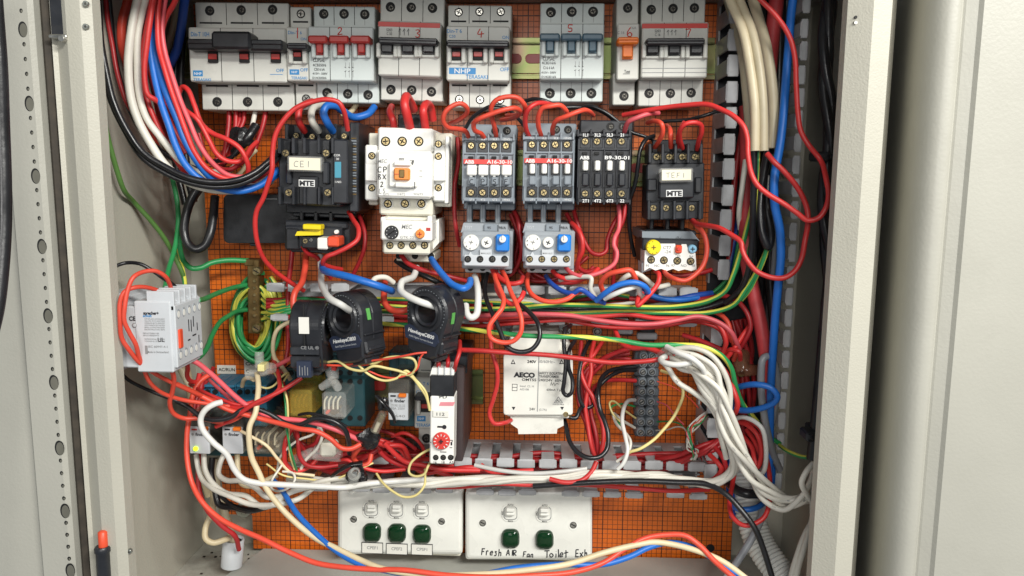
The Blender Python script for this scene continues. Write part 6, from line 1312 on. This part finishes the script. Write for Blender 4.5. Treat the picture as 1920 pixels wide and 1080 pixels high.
right lobe of the beige cable descending into the right duct, cut off square|T|9|1368,-60,85 1386,0,97 1410,60,109 1424,130,117 1430,200,121 1432,283,123
second beige cable behind the square cut one|T|10|1395,-60,70 1412,0,80 1434,80,92 1446,150,98 1450,210,100 1448,278,102
third beige cable deeper in the right duct|T|10|1355,-40,40 1375,30,50 1392,100,58 1402,180,62 1408,260,62
black core leaving the cut beige cable|K|6|1414,280,116 1413,330,114 1412,400,110 1410,450,104 1404,500,96 1390,540,86 1360,568,74
yellow green core leaving the cut beige cable|GY|3.5|1422,280,114 1420,320,112 1416,380,108 1412,430,100 1402,480,92
black drooping loop between the cables of the right duct|K|8|1440,285,96 1430,340,100 1424,390,104 1430,440,108 1440,462,108 1446,440,104 1438,390,98 1440,330,92
green yellow tail hanging below the black loop|GY|4.5|1440,460,102 1432,485,98 1420,515,92 1405,545,86 1390,562,80
long blue cable running the full height of the right duct|B|8|1492,-40,92 1484,30,96 1478,90,100 1474,150,104 1468,215,110 1462,270,114 1453,330,116 1452,380,116 1462,430,114 1464,480,112 1458,540,110 1454,600,106 1450,660,100 1446,720,92 1444,800,84 1442,860,76 1438,920,70
flat red sheathed cable running down the middle of the right duct|X|13|1398,200,46 1400,300,54 1398,400,62 1400,480,70 1410,540,78 1424,600,84 1434,650,86 1440,700,84 1444,760,74
red sheathed cable behind the duct at the top right|X|14|1460,-40,40 1450,60,44 1442,150,48 1440,250,48
deep red wire down the left of the right duct|D|6|1408,120,30 1396,220,34 1380,320,38 1372,420,42 1366,500,44
deep blue cable down the left of the right duct|N|6|1404,330,30 1388,400,36 1376,460,42 1364,520,46
second deep blue cable at the lower left of the right duct|N|7|1372,740,46 1376,800,50 1372,860,54 1370,920,58 1374,970,56
long black cable hugging the right wall of the duct|K|9|1466,-40,30 1462,100,34 1458,250,36 1446,400,40 1444,520,44 1452,620,48
white cut wire in the right duct beside the flat red cable|W|5|1398,300,60 1392,350,66 1386,400,66 1388,430,60
green cable behind the right duct loop|G|5|1452,290,60 1448,360,64 1444,420,66 1442,470,64
grey cable beside the long blue cable|S|6|1456,380,80 1454,460,84 1450,520,80
grey cable looping up and over behind the blue loop|S|7|1462,880,66 1450,850,80 1436,800,92 1428,750,98 1426,700,100 1432,672,100 1444,668,96 1454,690,90 1458,730,82 1450,780,72 1440,820,60
grey cable leaving the conduit at the bottom right|S|7|1438,900,60 1434,940,72 1426,975,82 1410,1010,90 1384,1050,96 1350,1100,100
blue wire loop crossing the grey cable|B|6|1376,745,84 1380,730,94 1396,722,104 1420,720,112 1445,728,116 1458,742,116 1450,756,112 1425,766,106 1400,770,98 1378,768,88
red wire curving round the left of the blue loop|R|5.5|1345,680,80 1362,700,98 1374,730,108 1382,755,110 1380,770,106 1372,780,92
white wire curving round the right of the white bundle|V|4.5|1376,786,80 1395,783,92 1416,790,100 1430,805,104 1436,835,104 1436,870,102 1430,885,98 1414,893,88
outer red loop to the right of the white bundle|R|5|1378,790,70 1400,795,84 1418,812,92 1428,840,94 1426,865,94 1420,876,92 1414,860,88 1410,840,82 1396,820,74 1380,806,64
middle red loop to the right of the white bundle|R|5|1376,784,60 1404,788,70 1426,805,78 1432,832,80 1428,855,80 1416,830,72 1400,805,62
red wire in a big loop hanging around the conduit|R|5|1378,880,70 1374,910,90 1368,945,104 1374,970,114 1392,984,120 1412,984,122 1432,970,120 1442,945,114 1444,910,104 1440,870,90 1434,850,74
blue ring around the conduit|B|5.5|1366,880,40 1366,920,60 1374,948,84 1392,956,96 1412,954,96 1432,942,84 1446,910,66 1450,870,50
black band around the conduit|K|9|1366,905,70 1380,918,84 1400,925,90 1420,926,88
long black cable running along the lower duct and down past the conduit|K|5.5|1000,912,84 1060,908,88 1130,904,92 1200,902,94 1270,904,98 1325,908,104 1360,925,112 1390,955,120 1415,990,126 1432,1030,130 1450,1090,136
black wire under the white bundle at the middle|K|6|870,910,60 940,906,66 1000,902,70 1060,902,72
red wire along the top edge of the right switch plate|R|4.5|820,914,60 870,912,72 930,907,78 1000,910,80 1080,908,80 1180,914,80 1260,920,78 1330,918,70
thick red wire looping at the right end of the lower duct|R|5|1330,852,74 1345,866,82 1352,880,84 1342,896,80 1325,904,70
red wire dropping from the right duct tabs|D|5|1340,838,74 1356,860,84 1362,888,80 1354,905,70
white wire along the lower duct tabs|V|4|890,872,74 940,882,80 1000,888,82 1060,884,82 1100,878,78
red wire below the lower duct tabs|R|5|902,872,72 918,882,76 960,884,78 1000,882,76
red wires leaving the lower duct at its left end|R|5|800,872,60 840,880,70 880,876,74 920,882,72
black sleeve gathering the white wires at the lower right|K|12|1552,560,112 1545,640,118 1538,720,122 1530,800,126 1524,862,130
short beige cable end behind the right rim|T|8|1586,120,60 1580,200,70 1576,262,78
"""
for ln in WIRES.strip().split('\n'):
    a, c, r, pts = ln.split('|'); wire(a, c, float(r), pts, tw=70 if 'crossing above the transformer' in a else None)
# coil of earth wire round the earth bar
for k in range(11):
    rr = random.Random(40+k); rx = 22+k*2.5+rr.uniform(-2, 2); ry = 44+k*4.1+rr.uniform(-3, 3); cx = 476+rr.uniform(-5, 5)+k*.6; cy = 606+rr.uniform(-3, 3)-k*0.9
    dd = 4+((k*3) % 8)*2.2; a0 = -60+rr.uniform(-30, 30); pts = []
    for i in range(17):
        a = R(a0+(345)*i/16); pts.append((cx+rx*math.cos(a)*(1+.05*math.sin(2*a+k)), cy+ry*math.sin(a)*(1-.04*math.cos(3*a)), dd+3*math.sin(a*2+k)))
    wire('one turn of the green and yellow wire coiled round the brass bar', 'GY', 3.9, pts, group='turns of the coiled earth wire', tw=55)
for k in range(5):
    y = 552+k*11
    wire('one of the green yellow wires bunched between the earth bar and the duct', 'GY', 3.8, [(488, 545+k*14, 16), (500, 560+k*9, 24), (515, 566+k*7, 30+k*3), (540, 562+k*6, 36+k*2), (570, 560+k*6, 36), (620, 565+k*4, 40)], group='earth wires entering the middle duct', tw=60)
# bundles of like wires
def bundle(label, col, r, pts, n, Rb, group, tw=0.9, seed=1, wob=.35):
    rr = random.Random(seed)
    for k in range(n):
        a0 = 2*math.pi*k/n; rad = Rb*(0.35+0.65*((k*7) % n)/max(1, n-1)); P2 = []
        dr = rr.uniform(-.4, .4)
        for i, (x, y, d) in enumerate(pts):
            x1, y1 = pts[min(i+1, len(pts)-1)][:2]; x0, y0 = pts[max(i-1, 0)][:2]; L = math.hypot(x1-x0, y1-y0) or 1; nx, ny = -(y1-y0)/L, (x1-x0)/L
            a = a0+i*tw+dr; o = rad*math.cos(a)+rr.uniform(-wob, wob)*r; z = rad*math.sin(a)*0.42
            P2.append((x+nx*o, y+ny*o, d+z))
        wire(label, col, r, P2, group=group)
def pp(s): return [tuple(float(v) for v in q.split(',')) for q in s.split()]
bundle('one of the white wires fanning from the violet connector and twisting down the lower duct', 'W', 4.9, pp('1252,664,98 1275,668,108 1300,690,116 1322,725,120 1345,765,122 1365,810,122 1378,850,120 1372,888,112 1335,906,102 1290,903,94 1240,895,88 1180,892,84 1120,892,82 1050,898,80 980,901,80 920,900,80 860,902,80 800,905,82 740,906,86 690,906,90 640,905,90 585,903,88 540,893,80'), 7, 13, 'white wires twisted from the connector to the lower left', seed=5, wob=.7)
bundle('one of the white wires twisting down the right duct to the black cable end', 'W', 5.3, pp('1246,680,96 1280,672,110 1315,688,120 1345,730,126 1362,775,128 1378,820,128 1392,860,126 1412,895,124 1440,925,122 1472,943,122 1500,938,124 1520,918,126 1532,892,128 1532,868,130'), 5, 14, 'white wires twisted from the connector to the black cable', seed=9, wob=.7)
for k, s in enumerate(('1250,650,108 1275,660,118 1310,668,124 1340,690,128 1352,730,130 1352,770,128 1370,830,124', '1242,672,104 1262,680,110 1300,680,118 1330,682,122 1345,700,124 1350,740,124 1345,790,120 1362,860,116', '1240,676,100 1252,690,106 1270,715,110 1300,735,114 1330,760,118 1352,800,120 1372,850,120', '1262,655,110 1300,652,116 1330,664,120 1354,690,124 1368,730,126 1368,780,126 1384,840,122', '1246,668,100 1262,672,112 1290,690,116 1318,706,118 1338,735,120 1358,780,118 1372,830,114', '1256,658,104 1290,660,112 1322,676,118 1346,706,120 1360,750,120 1376,800,118 1388,850,114', '1254,664,104 1275,690,112 1310,700,118 1335,730,122 1356,770,126 1384,850,124')):
    wire('one of the white wires fanning in arches above the right end of the terminal strip', 'W', 5.2, s, group='arching white wires over the terminal strip')
wire('white wire hooked across the front of the white fan', 'V', 5.5, '1250,650,112 1270,662,124 1296,672,130 1314,686,130 1322,700,126')
wire('white wire end looped back across the red wire', 'V', 5.5, '1296,680,126 1270,684,128 1246,681,124 1238,675,118 1248,668,112')
bundle('one of two white wires dropping from the black cable end to the bottom edge', 'W', 6, pp('1534,872,126 1528,900,128 1526,940,130 1524,970,132 1512,1005,132 1500,1040,132 1492,1080,132 1488,1120,132'), 2, 7, 'white wires leaving at the bottom right', seed=3, tw=.5)
wire('white wire bowed out left of the black cable end', 'W', 5.5, '1526,868,132 1512,885,134 1504,905,134 1512,925,132 1526,945,128')
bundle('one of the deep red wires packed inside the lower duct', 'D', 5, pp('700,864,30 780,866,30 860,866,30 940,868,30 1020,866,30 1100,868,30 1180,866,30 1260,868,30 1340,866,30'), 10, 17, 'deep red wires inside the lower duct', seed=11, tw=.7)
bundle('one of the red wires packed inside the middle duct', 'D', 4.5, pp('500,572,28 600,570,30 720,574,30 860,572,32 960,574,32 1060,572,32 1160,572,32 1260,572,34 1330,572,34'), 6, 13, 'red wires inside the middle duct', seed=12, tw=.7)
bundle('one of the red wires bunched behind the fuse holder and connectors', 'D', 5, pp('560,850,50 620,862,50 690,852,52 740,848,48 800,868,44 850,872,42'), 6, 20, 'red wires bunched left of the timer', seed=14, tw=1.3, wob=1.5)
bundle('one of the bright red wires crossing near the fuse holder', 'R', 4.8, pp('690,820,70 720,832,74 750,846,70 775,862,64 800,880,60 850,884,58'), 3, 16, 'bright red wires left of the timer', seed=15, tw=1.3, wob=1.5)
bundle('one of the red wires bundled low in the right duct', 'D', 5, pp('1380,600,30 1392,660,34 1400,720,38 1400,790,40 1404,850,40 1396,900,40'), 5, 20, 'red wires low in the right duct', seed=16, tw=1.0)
bundle('one of the dark cables packed in the upper right duct', 'K', 6, pp('1430,-40,20 1424,100,22 1420,220,22 1418,340,24 1420,460,26 1424,560,26'), 5, 34, 'dark cables in the upper right duct', seed=17, tw=.3)
bundle('one of the red wires leaving the lower duct at its right end', 'D', 5, pp('1230,862,40 1270,862,52 1300,852,60 1325,842,64 1350,826,60 1372,800,50'), 4, 10, 'red wires at the right end of the lower duct', seed=18, tw=.7)
bundle('one of the black cables behind the left wall bundle', 'K', 6, pp('330,-40,30 335,60,34 332,150,36 330,240,38 345,320,40 360,380,40'), 3, 14, 'black cables behind the left bundle', seed=22, tw=.4)
bundle('one of the short red wires at the top behind the left bundle', 'D', 5, pp('250,-40,60 262,60,62 285,150,64 310,230,66 345,290,66'), 3, 14, 'hidden red wires of the left bundle', seed=23, tw=.5)
for k in range(9):
    rr = random.Random(60+k); c = 'WPKGOWVWG'[k]
    wire('one of the hair thin data wires tangled at the right end of the orange board', c, 1.5, [(1326, 775+rr.uniform(-5, 5), 50), (1308+rr.uniform(-6, 6), 790+rr.uniform(-8, 8), 62), (1290+rr.uniform(-8, 8), 812+rr.uniform(-10, 10), 70), (1292+rr.uniform(-10, 10), 835+rr.uniform(-8, 8), 74), (1304+rr.uniform(-8, 6), 848+rr.uniform(-6, 6), 76), (1300+rr.uniform(-6, 8), 862, 72)], group='hair thin data wires')
bundle('one of three thick black strands twisted together down the far right wall', 'K', 10, [(1552+3*math.sin(i), -60+i*40, 98+i*1.6) for i in range(18)], 3, 8, 'twisted black strands at the right wall', seed=31, tw=.8, wob=0.02)

bundle('one of the thin green earth wires lying deep in the middle duct', 'G', 3.6, pp('870,570,30 950,572,32 1040,574,34 1140,572,34 1240,572,36 1320,560,40 1362,530,44 1384,480,48 1396,420,48'), 3, 10, 'green wires deep in the middle duct', seed=41, tw=.6, wob=.8)
bundle('one of the thin black wires lying along the middle duct', 'K', 3.4, pp('905,582,46 980,580,48 1060,584,52 1140,582,52 1220,588,54 1300,588,56 1350,578,60 1385,556,62 1404,500,60 1412,420,56'), 3, 9, 'thin black wires in the middle duct', seed=42, tw=.6, wob=.9)
bundle('one of the thin white wires mixed into the middle duct run', 'W', 3.6, pp('900,560,40 960,562,46 1030,568,50 1100,574,52 1160,572,50 1220,566,48 1290,562,44'), 2, 8, 'thin white wires in the middle duct', seed=43, tw=.8, wob=.9)
bundle('one of the red wires along the bottom lip of the middle duct', 'R', 4, pp('700,596,40 780,600,44 870,602,50 960,604,54 1050,600,56 1140,606,58 1230,610,60 1310,604,62 1350,616,66 1366,645,70'), 3, 7, 'red wires along the middle duct lip', seed=44, tw=.8, wob=.8)
bundle('one of the short red wires fanning below the wide left breaker', 'D', 4.4, pp('452,200,30 450,225,34 440,255,40 420,290,46 400,315,50'), 3, 12, 'red wires below the wide left breaker', seed=45, tw=.3, wob=1.2)
bundle('one of the red wires sagging behind the two grey overload relays', 'D', 4.2, pp('960,400,26 975,440,30 985,490,34 1000,520,36 1040,530,38 1080,515,38 1110,495,34'), 3, 12, 'red wires behind the grey overload relays', seed=46, tw=.9, wob=1.5)
bundle('one of the deep red wires looping between the terminal strip and transformer', 'D', 4, pp('1180,664,34 1150,670,36 1120,680,38 1100,700,40 1092,730,44 1098,770,48 1110,810,54 1118,850,60'), 4, 10, 'deep red wires beside the transformer', seed=47, tw=.7, wob=1.2)
for k, (c, r_, s_) in enumerate((('R', 3.8, '356,720,90 380,735,108 412,748,112 450,758,112 486,750,108'), ('P', 3.6, '380,700,70 400,720,96 424,742,108 452,764,112 492,786,110 540,800,106'), ('C', 3, '436,800,96 470,818,104 500,835,104 520,862,100 545,884,96 590,892,92'), ('W', 3, '566,770,80 590,790,92 604,812,96 596,838,96 574,862,94 560,890,92'), ('K', 3, '520,764,80 545,778,90 580,776,96 620,784,98 650,800,94'), ('D', 4, '530,716,60 538,750,74 548,790,84 556,820,88 575,850,84'), ('y', 1.8, '500,870,96 530,890,100 570,898,98 620,900,96 670,880,92 700,868,88'), ('R', 4, '620,868,84 650,862,90 680,876,90 716,884,86 760,880,80'), ('D', 4, '640,800,60 670,812,66 712,806,66 748,820,62 780,842,56'), ('R', 3.8, '735,818,62 760,812,68 784,826,68 796,850,62 780,872,58'))):
    wire(('bright red wire lying flat across the blue socket strip', 'pink wire running diagonally over the blue sockets to the smoky relay', 'thin cream wire trailing under the front relays', 'thin white wire falling between the amber relay and translucent connector', 'thin black wire between the amber and clear relays', 'deep red wire dropping left of the amber relay', 'hair thin yellow wire above the white bundle at the lower left', 'red wire winding under the fuse holder tape', 'deep red wire behind the fuse holder', 'small red loop left of the timer foot')[k], c, r_, s_)
# dust and offcuts on the cabinet floor
rr = random.Random(77)
q = solo('swept_debris', 'scattered dark grit and wire offcuts on the cabinet floor at the left', 'debris', None, None, 0, matrix=Matrix.Identity(4), mode='mm', kind='stuff')
for k in range(70):
    x = rr.uniform(-300, -215); d = rr.uniform(0, 120); z = fz-0.6; s_ = rr.uniform(.3, 1.3)
    q.box(x-s_, z-.5, x+s_, z+.3, d-s_*rr.uniform(.4, 1.5), d+s_, M['gasket'] if k % 4 else M['brassbar'], .1)
q.build()
